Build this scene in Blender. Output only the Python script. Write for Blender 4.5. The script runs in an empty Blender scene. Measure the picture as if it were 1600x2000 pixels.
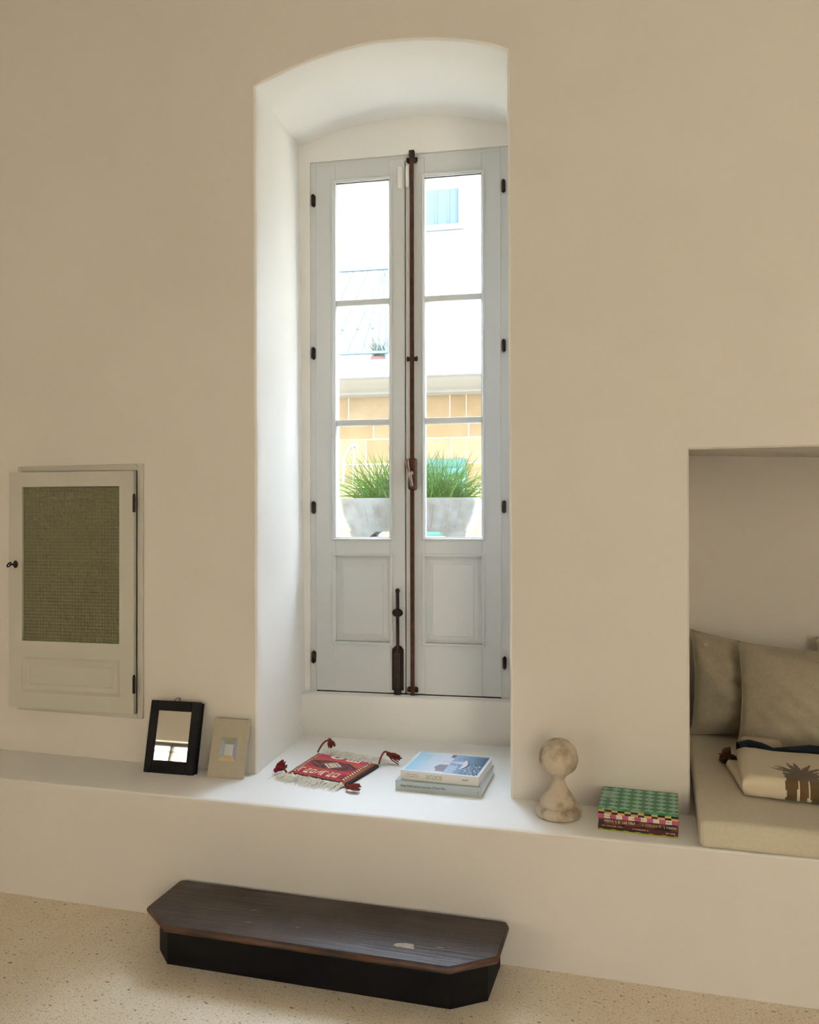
import bpy, bmesh, math, random
import numpy as np
from mathutils import Vector, Matrix, noise
from mathutils.geometry import tessellate_polygon

random.seed(7)
S = bpy.context.scene
COL = S.collection
R = math.radians
PI = math.pi

# ------------------------------------------------------------------ camera
yaw, pitch, roll = R(15.31), R(0.337), R(0.088)
fw = Vector((-math.sin(yaw) * math.cos(pitch), math.cos(yaw) * math.cos(pitch), math.sin(pitch)))
rt = Vector((math.cos(yaw), math.sin(yaw), 0))
dn = fw.cross(rt)
rt2 = rt * math.cos(roll) + dn * math.sin(roll)
dn2 = dn * math.cos(roll) - rt * math.sin(roll)
cam = bpy.data.cameras.new('camera')
cam.sensor_fit = 'HORIZONTAL'
cam.sensor_width = 36.0
cam.lens = 36.0 * 1602.0 / 1600.0
cam.clip_start = 0.02
cam_o = bpy.data.objects.new('camera', cam)
COL.objects.link(cam_o)
M = Matrix((rt2, -dn2, -fw)).transposed().to_4x4()
M.translation = Vector((0.0, -2.6, 1.40))
cam_o.matrix_world = M
S.camera = cam_o

# ------------------------------------------------------------------ world, sun, exposure
wd = bpy.data.worlds.new('sky')
S.world = wd
wd.use_nodes = True
bg = wd.node_tree.nodes['Background']
bg.inputs['Color'].default_value = (0.67, 0.83, 1.03, 1)
bg.inputs['Strength'].default_value = 25.0

sun = bpy.data.lights.new('sun', 'SUN')
sun.energy = 9.0
sun.angle = R(0.6)
sun.color = (1.0, 0.93, 0.83)
sun_o = bpy.data.objects.new('sun', sun)
COL.objects.link(sun_o)
sun_o.rotation_euler = Vector((-0.35, 0.62, -1.0)).to_track_quat('-Z', 'Y').to_euler()

S.view_settings.view_transform = 'Standard'
S.view_settings.look = 'None'
S.view_settings.gamma = 1.0
S.view_settings.use_curve_mapping = False
S.view_settings.exposure = 0.55
S.cycles.use_denoising = True
S.cycles.max_bounces = 7
S.cycles.diffuse_bounces = 5
S.cycles.glossy_bounces = 3
S.cycles.transparent_max_bounces = 10
S.cycles.caustics_reflective = False
S.cycles.caustics_refractive = False
S.cycles.use_adaptive_sampling = True
S.cycles.adaptive_threshold = 0.05
S.cycles.sample_clamp_indirect = 6.0


def portal(name, loc, rot, sx, sy):
    l = bpy.data.lights.new(name, 'AREA')
    l.shape = 'RECTANGLE'
    l.size, l.size_y = sx, sy
    l.cycles.is_portal = True
    o = bpy.data.objects.new(name, l)
    COL.objects.link(o)
    o.location = loc
    o.rotation_euler = rot
    return o


# ------------------------------------------------------------------ frames of reference of the old house
# bench front runs along x; upper wall is turned by -1.2 deg, the window by +4.33 deg (nothing is square here)
W_O, W_A = Vector((-0.5, 0.248, 0)), R(-1.2)
N_O, N_A = Vector((-1.435, 0.815, 0)), R(4.33)


def frm(o, a):
    m = Matrix.Rotation(a, 4, 'Z')
    m.translation = o
    return m


WM, NM = frm(W_O, W_A), frm(N_O, N_A)
ZL = 0.422            # ledge height


def W(u, v, z):
    return WM @ Vector((u, v, z))


def N(u, v, z):
    return NM @ Vector((u, v, z))


# ------------------------------------------------------------------ materials
def lin(r, g, b):
    f = lambda c: (c / 255 / 12.92) if c / 255 <= 0.04045 else ((c / 255 + 0.055) / 1.055) ** 2.4
    return (f(r), f(g), f(b))


def mat(name, col, rough=0.6, metal=0.0, spec=0.5, col2=None, nscale=6.0, nlo=0.35, nhi=0.7, bump=None, stretch=None,
        sheen=0.0, coat=0.0):
    m = bpy.data.materials.new(name)
    m.use_nodes = True
    nt = m.node_tree
    b = nt.nodes['Principled BSDF']
    b.inputs['Base Color'].default_value = (*col, 1)
    b.inputs['Roughness'].default_value = rough
    b.inputs['Metallic'].default_value = metal
    b.inputs['Specular IOR Level'].default_value = spec
    b.inputs['Sheen Weight'].default_value = sheen
    b.inputs['Coat Weight'].default_value = coat
    tc = nt.nodes.new('ShaderNodeTexCoord')
    src = tc.outputs['Object']
    if stretch:
        mp = nt.nodes.new('ShaderNodeMapping')
        mp.inputs['Scale'].default_value = stretch
        nt.links.new(src, mp.inputs['Vector'])
        src = mp.outputs['Vector']
    if col2:
        n = nt.nodes.new('ShaderNodeTexNoise')
        n.inputs['Scale'].default_value = nscale
        n.inputs['Detail'].default_value = 3
        nt.links.new(src, n.inputs['Vector'])
        mr = nt.nodes.new('ShaderNodeMapRange')
        mr.inputs['From Min'].default_value = nlo
        mr.inputs['From Max'].default_value = nhi
        nt.links.new(n.outputs['Fac'], mr.inputs['Value'])
        mx = nt.nodes.new('ShaderNodeMix')
        mx.data_type = 'RGBA'
        mx.inputs['A'].default_value = (*col, 1)
        mx.inputs['B'].default_value = (*col2, 1)
        nt.links.new(mr.outputs['Result'], mx.inputs['Factor'])
        nt.links.new(mx.outputs['Result'], b.inputs['Base Color'])
    if bump:
        prev = None
        for sc, st, ds in (bump if isinstance(bump[0], tuple) else (bump,)):
            n2 = nt.nodes.new('ShaderNodeTexNoise')
            n2.inputs['Scale'].default_value = sc
            n2.inputs['Detail'].default_value = 2
            nt.links.new(src, n2.inputs['Vector'])
            bp = nt.nodes.new('ShaderNodeBump')
            bp.inputs['Strength'].default_value = st
            bp.inputs['Distance'].default_value = ds
            nt.links.new(n2.outputs['Fac'], bp.inputs['Height'])
            if prev:
                nt.links.new(prev, bp.inputs['Normal'])
            prev = bp.outputs['Normal']
        nt.links.new(prev, b.inputs['Normal'])
    return m


def paint_mat(name, rough=0.7, spec=0.3, sheen=0.0, bump=None):
    m = mat(name, (0.5, 0.5, 0.5), rough, spec=spec, sheen=sheen, bump=bump)
    nt = m.node_tree
    a = nt.nodes.new('ShaderNodeAttribute')
    a.attribute_name = 'paint'
    nt.links.new(a.outputs['Color'], nt.nodes['Principled BSDF'].inputs['Base Color'])
    return m


def glass_mat(name, tint=(1, 1, 1)):
    m = bpy.data.materials.new(name)
    m.use_nodes = True
    nt = m.node_tree
    nt.nodes.remove(nt.nodes['Principled BSDF'])
    out = nt.nodes['Material Output']
    tr = nt.nodes.new('ShaderNodeBsdfTransparent')
    tr.inputs['Color'].default_value = (*tint, 1)
    gl = nt.nodes.new('ShaderNodeBsdfGlossy')
    gl.inputs['Roughness'].default_value = 0.02
    lw = nt.nodes.new('ShaderNodeLayerWeight')
    lw.inputs['Blend'].default_value = 0.5
    pw_ = nt.nodes.new('ShaderNodeMath')
    pw_.operation = 'POWER'
    pw_.inputs[1].default_value = 4.0
    nt.links.new(lw.outputs['Facing'], pw_.inputs[0])
    fr_ = nt.nodes.new('ShaderNodeMath')
    fr_.operation = 'MULTIPLY_ADD'
    fr_.inputs[1].default_value = 0.45
    fr_.inputs[2].default_value = 0.025
    nt.links.new(pw_.outputs[0], fr_.inputs[0])
    mx = nt.nodes.new('ShaderNodeMixShader')
    nt.links.new(fr_.outputs[0], mx.inputs['Fac'])
    nt.links.new(tr.outputs['BSDF'], mx.inputs[1])
    nt.links.new(gl.outputs['BSDF'], mx.inputs[2])
    nt.links.new(mx.outputs['Shader'], out.inputs['Surface'])
    return m


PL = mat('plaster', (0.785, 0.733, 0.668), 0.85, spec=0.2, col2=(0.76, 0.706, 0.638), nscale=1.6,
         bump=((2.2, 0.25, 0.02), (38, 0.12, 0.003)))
PL_LIT = mat('plaster_lit', (0.93, 0.91, 0.87), 0.85, spec=0.2, col2=(0.915, 0.89, 0.845), nscale=2.4,
          bump=((3.0, 0.3, 0.02), (45, 0.15, 0.003)))  # same plaster as the walls, lightened to paint in the window light
PAINT = mat('grey_paint', (0.71, 0.722, 0.72), 0.45, spec=0.4, bump=(60, 0.05, 0.002))
CABP = mat('greige_paint', (0.56, 0.535, 0.46), 0.45, spec=0.4, bump=(60, 0.05, 0.002))
IRON = mat('black_iron', (0.018, 0.014, 0.012), 0.5, metal=0.6, col2=(0.045, 0.022, 0.016), nscale=40, bump=(80, 0.3, 0.003))
RUST = mat('brown_iron', (0.055, 0.022, 0.014), 0.42, metal=0.55, col2=(0.11, 0.04, 0.02), nscale=30, bump=(90, 0.2, 0.002))
STEEL = mat('bright_steel', (0.6, 0.5, 0.42), 0.22, metal=1.0)
WHITEP = mat('white_plastic', (0.92, 0.91, 0.89), 0.35)
GLASS = glass_mat('window_glass')
MIRROR = mat('mirror_glass', (0.88, 0.88, 0.84), 0.02, metal=1.0)
BLACKW = mat('black_wood', (0.004, 0.004, 0.005), 0.6, spec=0.2, col2=(0.010, 0.010, 0.011), nscale=24, bump=(50, 0.3, 0.003))
LINEN = mat('taupe_linen', (0.58, 0.515, 0.385), 0.95, spec=0.1, col2=(0.62, 0.555, 0.42), nscale=90, sheen=0.2,
            bump=((420, 0.25, 0.001), (9, 0.3, 0.008)))
CREAMW = mat('cream_wool', (0.70, 0.60, 0.44), 0.95, spec=0.1, sheen=0.3, bump=(260, 0.4, 0.001))
NAVY = mat('navy_wool', (0.012, 0.018, 0.028), 0.95, spec=0.1, sheen=0.1, bump=(200, 0.4, 0.001))
TAUPEW = mat('taupe_wool', (0.34, 0.27, 0.20), 0.95, spec=0.1)
BROWNW = mat('brown_wool', (0.11, 0.055, 0.032), 0.95, spec=0.1, col2=(0.17, 0.09, 0.05), nscale=120)
PAINTW = paint_mat('woven_print', 0.95, 0.1, 0.2, bump=(300, 0.4, 0.001))
PAINTC = paint_mat('cover_print', 0.38, 0.4)
PAPER = mat('paper', (0.80, 0.77, 0.70), 0.8, bump=None)
STONE = mat('old_limestone', (0.58, 0.49, 0.375), 0.9, spec=0.15, col2=(0.29, 0.22, 0.135), nscale=15, nlo=0.46, nhi=0.66,
            bump=((30, 0.6, 0.006), (120, 0.5, 0.003)))


def floor_mat():
    m = mat('seeded_stone_floor', (0.78, 0.665, 0.495), 0.5, spec=0.35, col2=(0.84, 0.735, 0.575), nscale=9)
    nt = m.node_tree
    b = nt.nodes['Principled BSDF']
    tc = [n for n in nt.nodes if n.type == 'TEX_COORD'][0]
    last = b.inputs['Base Color'].links[0].from_socket
    for sc, lo, hi, c, st in ((170, 0.52, 0.60, (0.80, 0.70, 0.54), 0.5), (230, 0.55, 0.63, (0.42, 0.29, 0.15), 0.55), (95, 0.63, 0.67, (0.40, 0.28, 0.13), 0.6),
                              (55, 0.70, 0.715, (0.22, 0.125, 0.05), 0.85), (48, 0.69, 0.72, (0.74, 0.66, 0.52), 0.8)):
        n = nt.nodes.new('ShaderNodeTexNoise')
        n.inputs['Scale'].default_value = sc
        n.inputs['Detail'].default_value = 1.5
        mp = nt.nodes.new('ShaderNodeMapping')
        mp.inputs['Location'].default_value = (sc, sc * 0.3, 0)
        mp.inputs['Scale'].default_value = (0.8, 1.25, 1)
        nt.links.new(tc.outputs['Object'], mp.inputs['Vector'])
        nt.links.new(mp.outputs['Vector'], n.inputs['Vector'])
        mr = nt.nodes.new('ShaderNodeMapRange')
        mr.inputs['From Min'].default_value = lo
        mr.inputs['From Max'].default_value = hi
        mr.inputs['To Max'].default_value = st
        nt.links.new(n.outputs['Fac'], mr.inputs['Value'])
        mx = nt.nodes.new('ShaderNodeMix')
        mx.data_type = 'RGBA'
        nt.links.new(last, mx.inputs['A'])
        mx.inputs['B'].default_value = (*c, 1)
        nt.links.new(mr.outputs['Result'], mx.inputs['Factor'])
        last = mx.outputs['Result']
    nt.links.new(last, b.inputs['Base Color'])
    return m


def step_wood():
    m = mat('dark_stained_wood', (0.020, 0.011, 0.009), 0.42, spec=0.55, col2=(0.060, 0.030, 0.020), nscale=5,
            stretch=(0.6, 14, 14), nlo=0.4, nhi=0.75, bump=(9, 0.35, 0.004))
    nt = m.node_tree
    b = nt.nodes['Principled BSDF']
    tc = [n for n in nt.nodes if n.type == 'TEX_COORD'][0]
    n = nt.nodes.new('ShaderNodeTexNoise')
    n.inputs['Scale'].default_value = 7
    n.inputs['Detail'].default_value = 5
    nt.links.new(tc.outputs['Object'], n.inputs['Vector'])
    mr = nt.nodes.new('ShaderNodeMapRange')
    mr.inputs['From Min'].default_value = 0.3
    mr.inputs['From Max'].default_value = 0.7
    mr.inputs['To Min'].default_value = 0.3
    mr.inputs['To Max'].default_value = 0.52
    nt.links.new(n.outputs['Fac'], mr.inputs['Value'])
    nt.links.new(mr.outputs['Result'], b.inputs['Roughness'])
    return m


def reeded_mat():
    m = mat('checked_cathedral_glass', (0.165, 0.16, 0.082), 0.3, spec=0.5)
    nt = m.node_tree
    b = nt.nodes['Principled BSDF']
    b.inputs['Transmission Weight'].default_value = 0.0
    tc = [n for n in nt.nodes if n.type == 'TEX_COORD'][0]
    sp = nt.nodes.new('ShaderNodeSeparateXYZ')
    nt.links.new(tc.outputs['Object'], sp.inputs['Vector'])
    outs = []
    for ax in ('X', 'Z'):
        mu = nt.nodes.new('ShaderNodeMath')
        mu.operation = 'MULTIPLY'
        mu.inputs[1].default_value = 2 * PI / 0.0135
        nt.links.new(sp.outputs[ax], mu.inputs[0])
        sn = nt.nodes.new('ShaderNodeMath')
        sn.operation = 'SINE'
        nt.links.new(mu.outputs[0], sn.inputs[0])
        outs.append(sn)
    ad = nt.nodes.new('ShaderNodeMath')
    ad.operation = 'ADD'
    nt.links.new(outs[0].outputs[0], ad.inputs[0])
    nt.links.new(outs[1].outputs[0], ad.inputs[1])
    bp = nt.nodes.new('ShaderNodeBump')
    bp.inputs['Strength'].default_value = 0.6
    bp.inputs['Distance'].default_value = 0.0014
    nt.links.new(ad.outputs[0], bp.inputs['Height'])
    nt.links.new(bp.outputs['Normal'], b.inputs['Normal'])
    return m


FLOOR = floor_mat()
STEPW = step_wood()
REED = reeded_mat()


# ------------------------------------------------------------------ mesh helpers
def box(bm, x0, x1, y0, y1, z0, z1, bev=0.0, seg=2):
    vs = [bm.verts.new((x, y, z)) for x in (x0, x1) for y in (y0, y1) for z in (z0, z1)]
    fs = [bm.faces.new([vs[i] for i in q]) for q in
          ((0, 1, 3, 2), (4, 6, 7, 5), (0, 4, 5, 1), (2, 3, 7, 6), (0, 2, 6, 4), (1, 5, 7, 3))]
    if bev:
        es = {e for f in fs for e in f.edges}
        bmesh.ops.bevel(bm, geom=list(es), offset=bev, segments=seg, profile=0.5, affect='EDGES')


def prism(bm, pts, axis, a, b, bev=0.0):
    """extrude a 2D outline along an axis ('y': pts are (x,z); 'z': (x,y); 'x': (y,z))"""
    def P(p, t):
        return {'y': (p[0], t, p[1]), 'z': (p[0], p[1], t), 'x': (t, p[0], p[1])}[axis]
    A = [bm.verts.new(P(p, a)) for p in pts]
    B = [bm.verts.new(P(p, b)) for p in pts]
    fs = [bm.faces.new(A), bm.faces.new(B[::-1])]
    n = len(pts)
    for i in range(n):
        fs.append(bm.faces.new((A[i], B[i], B[(i + 1) % n], A[(i + 1) % n])))
    if bev:
        bmesh.ops.bevel(bm, geom=list({e for f in fs[:2] for e in f.edges}), offset=bev, segments=2, profile=0.5,
                        affect='EDGES')


def lathe(bm, prof, seg=32, c=(0, 0, 0), wob=0.0):
    rings = []
    for r, z in prof:
        if r < 1e-5:
            rings.append([bm.verts.new((c[0], c[1], c[2] + z))])
        else:
            rg = []
            for i in range(seg):
                a = 2 * PI * i / seg
                k = 1 + (wob * noise.noise(Vector((math.cos(a) * 2, math.sin(a) * 2, z * 25))) if wob else 0)
                rg.append(bm.verts.new((c[0] + r * k * math.cos(a), c[1] + r * k * math.sin(a), c[2] + z)))
            rings.append(rg)
    for A, B in zip(rings, rings[1:]):
        for i in range(seg):
            j = (i + 1) % seg
            if len(A) == 1 and len(B) == 1:
                continue
            if len(A) == 1:
                bm.faces.new((A[0], B[j], B[i]))
            elif len(B) == 1:
                bm.faces.new((A[i], A[j], B[0]))
            else:
                bm.faces.new((A[i], A[j], B[j], B[i]))


def tube(bm, pts, r, seg=8, r_end=None, cap=True):
    pts = [Vector(p) for p in pts]
    rings = []
    up = Vector((0.13, 0.21, 0.97))
    n = len(pts)
    for i, p in enumerate(pts):
        t = (pts[min(i + 1, n - 1)] - pts[max(i - 1, 0)]).normalized()
        a = t.cross(up)
        if a.length < 1e-3:
            a = t.cross(Vector((1, 0, 0)))
        a.normalize()
        b = t.cross(a)
        rr = r if r_end is None else r + (r_end - r) * i / (n - 1)
        rings.append([bm.verts.new(p + a * rr * math.cos(2 * PI * k / seg) + b * rr * math.sin(2 * PI * k / seg))
                      for k in range(seg)])
    for A, B in zip(rings, rings[1:]):
        for k in range(seg):
            bm.faces.new((A[k], A[(k + 1) % seg], B[(k + 1) % seg], B[k]))
    if cap:
        bm.faces.new(rings[0][::-1])
        bm.faces.new(rings[-1])


def ball(bm, c, rx, ry, rz, seg=16, rg=10):
    m = Matrix.Translation(c) @ Matrix.Diagonal((rx, ry, rz, 1))
    bmesh.ops.create_uvsphere(bm, u_segments=seg, v_segments=rg, radius=1.0, matrix=m)


def obj(name, bm, m, parent=None, angle=35, smooth=True):
    me = bpy.data.meshes.new(name)
    bmesh.ops.recalc_face_normals(bm, faces=bm.faces)
    bm.to_mesh(me)
    bm.free()
    me.materials.append(m)
    if smooth:
        me.shade_smooth()
        me.set_sharp_from_angle(angle=R(angle))
    o = bpy.data.objects.new(name, me)
    COL.objects.link(o)
    if parent:
        o.parent = parent
    return o


def tag(o, label, cat, group=None):
    o['label'] = label
    o['category'] = cat
    if group:
        o['group'] = group
    return o


def thing(name, label, cat, loc=(0, 0, 0), rot=0.0, group=None):
    o = bpy.data.objects.new(name, None)
    o.empty_display_size = 0.05
    COL.objects.link(o)
    o.location = loc
    o.rotation_euler = (0, 0, rot) if not hasattr(rot, '__len__') else rot
    return tag(o, label, cat, group)


def struct(o, label=None, cat=None):
    o['kind'] = 'structure'
    if label:
        o['label'] = label
    if cat:
        o['category'] = cat
    return o


def B():
    return bmesh.new()


def bxo(name, m, parent, x0, x1, y0, y1, z0, z1, bev=0.0):
    bm = B()
    box(bm, x0, x1, y0, y1, z0, z1, bev)
    return obj(name, bm, m, parent)


def grid_obj(name, nu, nv, fpos, m, parent=None, fcol=None, back=None):
    """a surface sampled on a grid with a colour per cell; back: thickness function gives a closed solid"""
    vs, fs, cols = [], [], []
    for j in range(nv + 1):
        for i in range(nu + 1):
            vs.append(fpos(i / nu, j / nv))
    k = nu + 1
    for j in range(nv):
        for i in range(nu):
            fs.append((j * k + i, j * k + i + 1, (j + 1) * k + i + 1, (j + 1) * k + i))
            cols.append(fcol((i + .5) / nu, (j + .5) / nv) if fcol else (0.5, 0.5, 0.5))
    if back:
        off = len(vs)
        for j in range(nv + 1):
            for i in range(nu + 1):
                vs.append(back(i / nu, j / nv))
        for j in range(nv):
            for i in range(nu):
                fs.append((off + j * k + i, off + (j + 1) * k + i, off + (j + 1) * k + i + 1, off + j * k + i + 1))
                cols.append(fcol((i + .5) / nu, (j + .5) / nv) if fcol else (0.5, 0.5, 0.5))
        rim = [i for i in range(k)] + [j * k + nu for j in range(1, nv + 1)] + [nv * k + i for i in range(nu - 1, -1, -1)] \
            + [j * k for j in range(nv - 1, 0, -1)]
        for a, b in zip(rim, rim[1:] + rim[:1]):
            fs.append((a, off + a, off + b, b))
            ia, ja = (a % k), a // k
            cols.append(fcol(min(max(ia / nu, .002), .998), min(max(ja / nv, .002), .998)) if fcol else (.5, .5, .5))
    me = bpy.data.meshes.new(name)
    me.from_pydata([tuple(v) for v in vs], [], fs)
    if fcol:
        at = me.color_attributes.new('paint', 'FLOAT_COLOR', 'CORNER')
        buf = np.empty((len(me.loops), 4), dtype=np.float32)
        p = 0
        for f, c in zip(me.polygons, cols):
            buf[p:p + f.loop_total] = (c[0], c[1], c[2], 1)
            p += f.loop_total
        at.data.foreach_set('color', buf.ravel())
    me.materials.append(m)
    me.shade_smooth()
    me.set_sharp_from_angle(angle=R(50))
    o = bpy.data.objects.new(name, me)
    COL.objects.link(o)
    if parent:
        o.parent = parent
    return o


def text(name, body, size, m, parent, mtx, align='LEFT', ext=0.0002, sx=1.0):
    cu = bpy.data.curves.new(name, 'FONT')
    cu.body = body
    cu.size = size
    cu.extrude = ext
    cu.align_x = align
    cu.align_y = 'CENTER'
    cu.resolution_u = 3
    t = bpy.data.objects.new(name, cu)
    COL.objects.link(t)
    bpy.context.view_layer.update()
    me = bpy.data.meshes.new_from_object(t.evaluated_get(bpy.context.evaluated_depsgraph_get()))
    bpy.data.objects.remove(t)
    me.name = name
    me.transform(mtx @ Matrix.Diagonal((sx, 1, 1, 1)))
    me.materials.clear()
    me.materials.append(m)
    o = bpy.data.objects.new(name, me)
    COL.objects.link(o)
    o.parent = parent
    return o


def poly_face(bm, loops, f):
    """fill a 2D polygon with holes; f maps (a,b) to a 3D point"""
    flat = [p for l in loops for p in l]
    vs = [bm.verts.new(f(*p)) for p in flat]
    for t in tessellate_polygon([[Vector((p[0], p[1], 0)) for p in l] for l in loops]):
        try:
            bm.faces.new([vs[i] for i in t])
        except ValueError:
            pass
    return vs


# ================================================================== THE SETTING
X0, X1, YR, CEIL = -5.6, 3.2, -4.6, 4.3

bm = B()
box(bm, X0, X1, YR - .2, 0.75, -0.3, 0.0)
struct(obj('floor', bm, FLOOR), 'beige seeded stone floor with brown and pale flecks', 'floor')

# --- low bench wall with its ledge
bm = B()
prof = [(-0.04, -0.01), (-0.04, 0.12), (-0.04, 0.25), (-0.04, 0.36), (-0.04, ZL - .016)]
for k in range(1, 6):
    a = PI / 2 * k / 5
    prof.append((-0.04 + .014 * (1 - math.cos(a)), ZL - .014 + .014 * math.sin(a)))
prof += [(0.05, ZL), (0.2, ZL), (0.6, ZL), (1.3, ZL)]
nx = 150
rows = []
for i in range(nx + 1):
    x = X0 + (X1 - X0) * i / nx
    rw = []
    for k, (y, z) in enumerate(prof):
        wz = (0.0022 * noise.noise(Vector((x * 4.5, 3.1, 0))) if 4 <= k <= 9 else 0.0)
        wy = 0.0025 * noise.noise(Vector((x * 3.2, z * 3, 7))) if k < 9 else 0.0
        rw.append(bm.verts.new((x, y + wy, z + wz)))
    rows.append(rw)
for a, b in zip(rows, rows[1:]):
    for k in range(len(prof) - 1):
        bm.faces.new((a[k], b[k], b[k + 1], a[k + 1]))
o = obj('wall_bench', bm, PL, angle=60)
o.data.materials.append(PL_LIT)
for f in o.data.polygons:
    f.material_index = 1 if abs(f.normal.z) > .6 else 0  # upward faces get the lightened plaster: daylight painted into the ledge top
struct(o, 'low cream plastered bench wall with a ledge on top', 'wall')

# --- outline of the arched niche opening in the wall plane (u,z)
fa = [(-0.895, 3.05), (-0.863, 3.06), (-0.79, 3.08), (-0.72, 3.099), (-0.649, 3.115), (-0.579, 3.126), (-0.511, 3.132),
      (-0.443, 3.136), (-0.376, 3.134), (-0.31, 3.128), (-0.245, 3.12), (-0.181, 3.11), (-0.117, 3.097), (-0.054, 3.081),
      (0.008, 3.06), (0.057, 3.041), (0.076, 3.031)]
ba = [(-0.031, 3.093), (0.002, 3.097), (0.043, 3.111), (0.125, 3.137), (0.206, 3.156), (0.285, 3.167), (0.366, 3.175),
      (0.445, 3.177), (0.523, 3.175), (0.6, 3.169), (0.678, 3.161), (0.754, 3.147), (0.83, 3.129), (0.92, 3.102), (0.965, 3.085)]


def outline(arch, lb, rb, nj=26, na=34):
    pts = []
    for i in range(nj):
        t = i / nj
        pts.append((lb[0] + (arch[0][0] - lb[0]) * t, lb[1] + (arch[0][1] - lb[1]) * t))
    us = [p[0] for p in arch]
    zs = [p[1] for p in arch]
    for i in range(na + 1):
        u = us[0] + (us[-1] - us[0]) * i / na
        pts.append((u, float(np.interp(u, us, zs))))
    for i in range(1, nj + 1):
        t = i / nj
        pts.append((arch[-1][0] + (rb[0] - arch[-1][0]) * t, arch[-1][1] + (rb[1] - arch[-1][1]) * t))
    return pts


oF = outline(fa, (-0.887, ZL - .01), (0.083, ZL - .01))
oB = outline(ba, (0.0, ZL - .01), (0.972, ZL - .01))
wob = []
for i, p in enumerate(oF):
    k = 0.0022 * noise.noise(Vector((i * 0.55, 1.7, 0))) + 0.0012 * noise.noise(Vector((i * 1.7, 9, 0)))
    wob.append(k)


def normals2(o):
    ns = []
    for i in range(len(o)):
        a, b = Vector(o[max(i - 1, 0)]), Vector(o[min(i + 1, len(o) - 1)])
        t = (b - a).normalized()
        ns.append(Vector((-t.y, t.x)))      # points out of the opening
    return ns


nF = normals2(oF)
RR = 0.009
ring0 = [(p[0] + n.x * (RR + k), p[1] + (n.y * (RR + k) if 20 < i < 70 else 0)) for i, (p, n, k) in enumerate(zip(oF, nF, wob))]

bm = B()
AL0, AL1, ALT = 0.674, 2.5, 1.62
outer = [(-5.3, ZL - .02), (ring0[0][0], ZL - .02)] + ring0 + [(ring0[-1][0], ZL - .02), (AL0 - .006, ZL - .02), (AL0 - .006, ALT + .006),
         (AL1, ALT + .006), (AL1, ZL - .02), (3.9, ZL - .02), (3.9, 4.5), (-5.3, 4.5)]
cabh = [(-1.985, 0.605), (-1.395, 0.605), (-1.395, 1.606), (-1.985, 1.606)]
poly_face(bm, [outer, cabh], lambda a, b: W(a, 0, b))
# rounded arris of the alcove
for (a0, b0, a1, b1) in (((AL0 - .006, ZL - .02), (AL0 - .006, ALT + .006), (AL0, ZL - .02), (AL0, ALT)),
                         ((AL0 - .006, ALT + .006), (AL1, ALT + .006), (AL0, ALT), (AL1, ALT))):
    q = [W(a0[0], 0, a0[1]), W(b0[0], 0, b0[1]), W(b1[0], .006, b1[1]), W(a1[0], .006, a1[1])]
    bm.faces.new([bm.verts.new(p) for p in q])
struct(obj('wall_back', bm, PL, smooth=False), 'tall cream plastered wall around the arched window niche', 'wall')

# --- niche reveal: jambs and vaulted head, lofted from the front arris to the window plane
bm = B()
VB = 0.055
rings = []
for k in range(6):
    a = PI / 2 * k / 5
    off = RR * (1 - math.sin(a))
    dep = RR * (1 - math.cos(a))
    rings.append([W(p[0] + n.x * (off + w), dep, p[1] + (n.y * (off + w) if 20 < i < 70 else 0))
                  for i, (p, n, w) in enumerate(zip(oF, nF, wob))])
last = rings[-1]
back = [N(p[0], VB, p[1]) for p in oB]
nn = 12
for s in range(1, nn + 1):
    t = s / nn
    rg = []
    for i, (a, b) in enumerate(zip(last, back)):
        p = a.lerp(b, t)
        if s < nn:
            d = 0.004 * noise.noise(p * 2.3) + 0.0016 * noise.noise(p * 9)
            c = Vector((-0.95, 0.5, p.z if p.z < 2.9 else 2.2))
            p = p + (p - c).normalized() * d
        rg.append(p)
    rings.append(rg)
vr = [[bm.verts.new(p) for p in rg] for rg in rings]
for A, Bq in zip(vr, vr[1:]):
    for i in range(len(A) - 1):
        bm.faces.new((A[i], Bq[i], Bq[i + 1], A[i + 1]))
struct(obj('wall_niche', bm, PL_LIT, angle=42), 'plastered jambs and vaulted head of the window niche', 'wall')

# --- plaster around the window at the back of the niche
bm = B()
WU0, WU1, WZ1 = 0.021, 0.93, 3.012
bo = [(p[0], p[1]) for p in oB]
outer = [(-.01, .5)] + [(p[0] - (.01 if i < 26 else 0), p[1] + (0.004 if 25 < i < 62 else 0)) for i, p in enumerate(bo) if p[1] > .55] + [(1.0, .5), (WU1, .5), (WU1, WZ1), (WU0, WZ1), (WU0, .5)]
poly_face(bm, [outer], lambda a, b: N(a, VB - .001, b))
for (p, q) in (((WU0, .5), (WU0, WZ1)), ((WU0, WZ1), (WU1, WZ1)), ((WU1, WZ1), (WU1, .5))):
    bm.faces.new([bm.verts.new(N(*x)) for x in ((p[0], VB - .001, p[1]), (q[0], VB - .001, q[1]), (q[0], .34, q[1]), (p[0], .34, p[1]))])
struct(obj('wall_lunette', bm, PL_LIT, smooth=False), 'plaster lunette and strips around the window frame', 'wall')

bm = B()
box(bm, -0.03, 1.02, 0.0, 0.36, 0.36, 0.611, .007)
for v in bm.verts:
    v.co.z += 0.0025 * noise.noise(Vector((v.co.x * 6, v.co.y * 4, 1))) if v.co.z > .5 else 0
o = obj('wall_parapet', bm, PL_LIT, angle=60)
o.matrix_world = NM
struct(o, 'low plastered upstand below the window with a narrow sill', 'wall')

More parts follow.
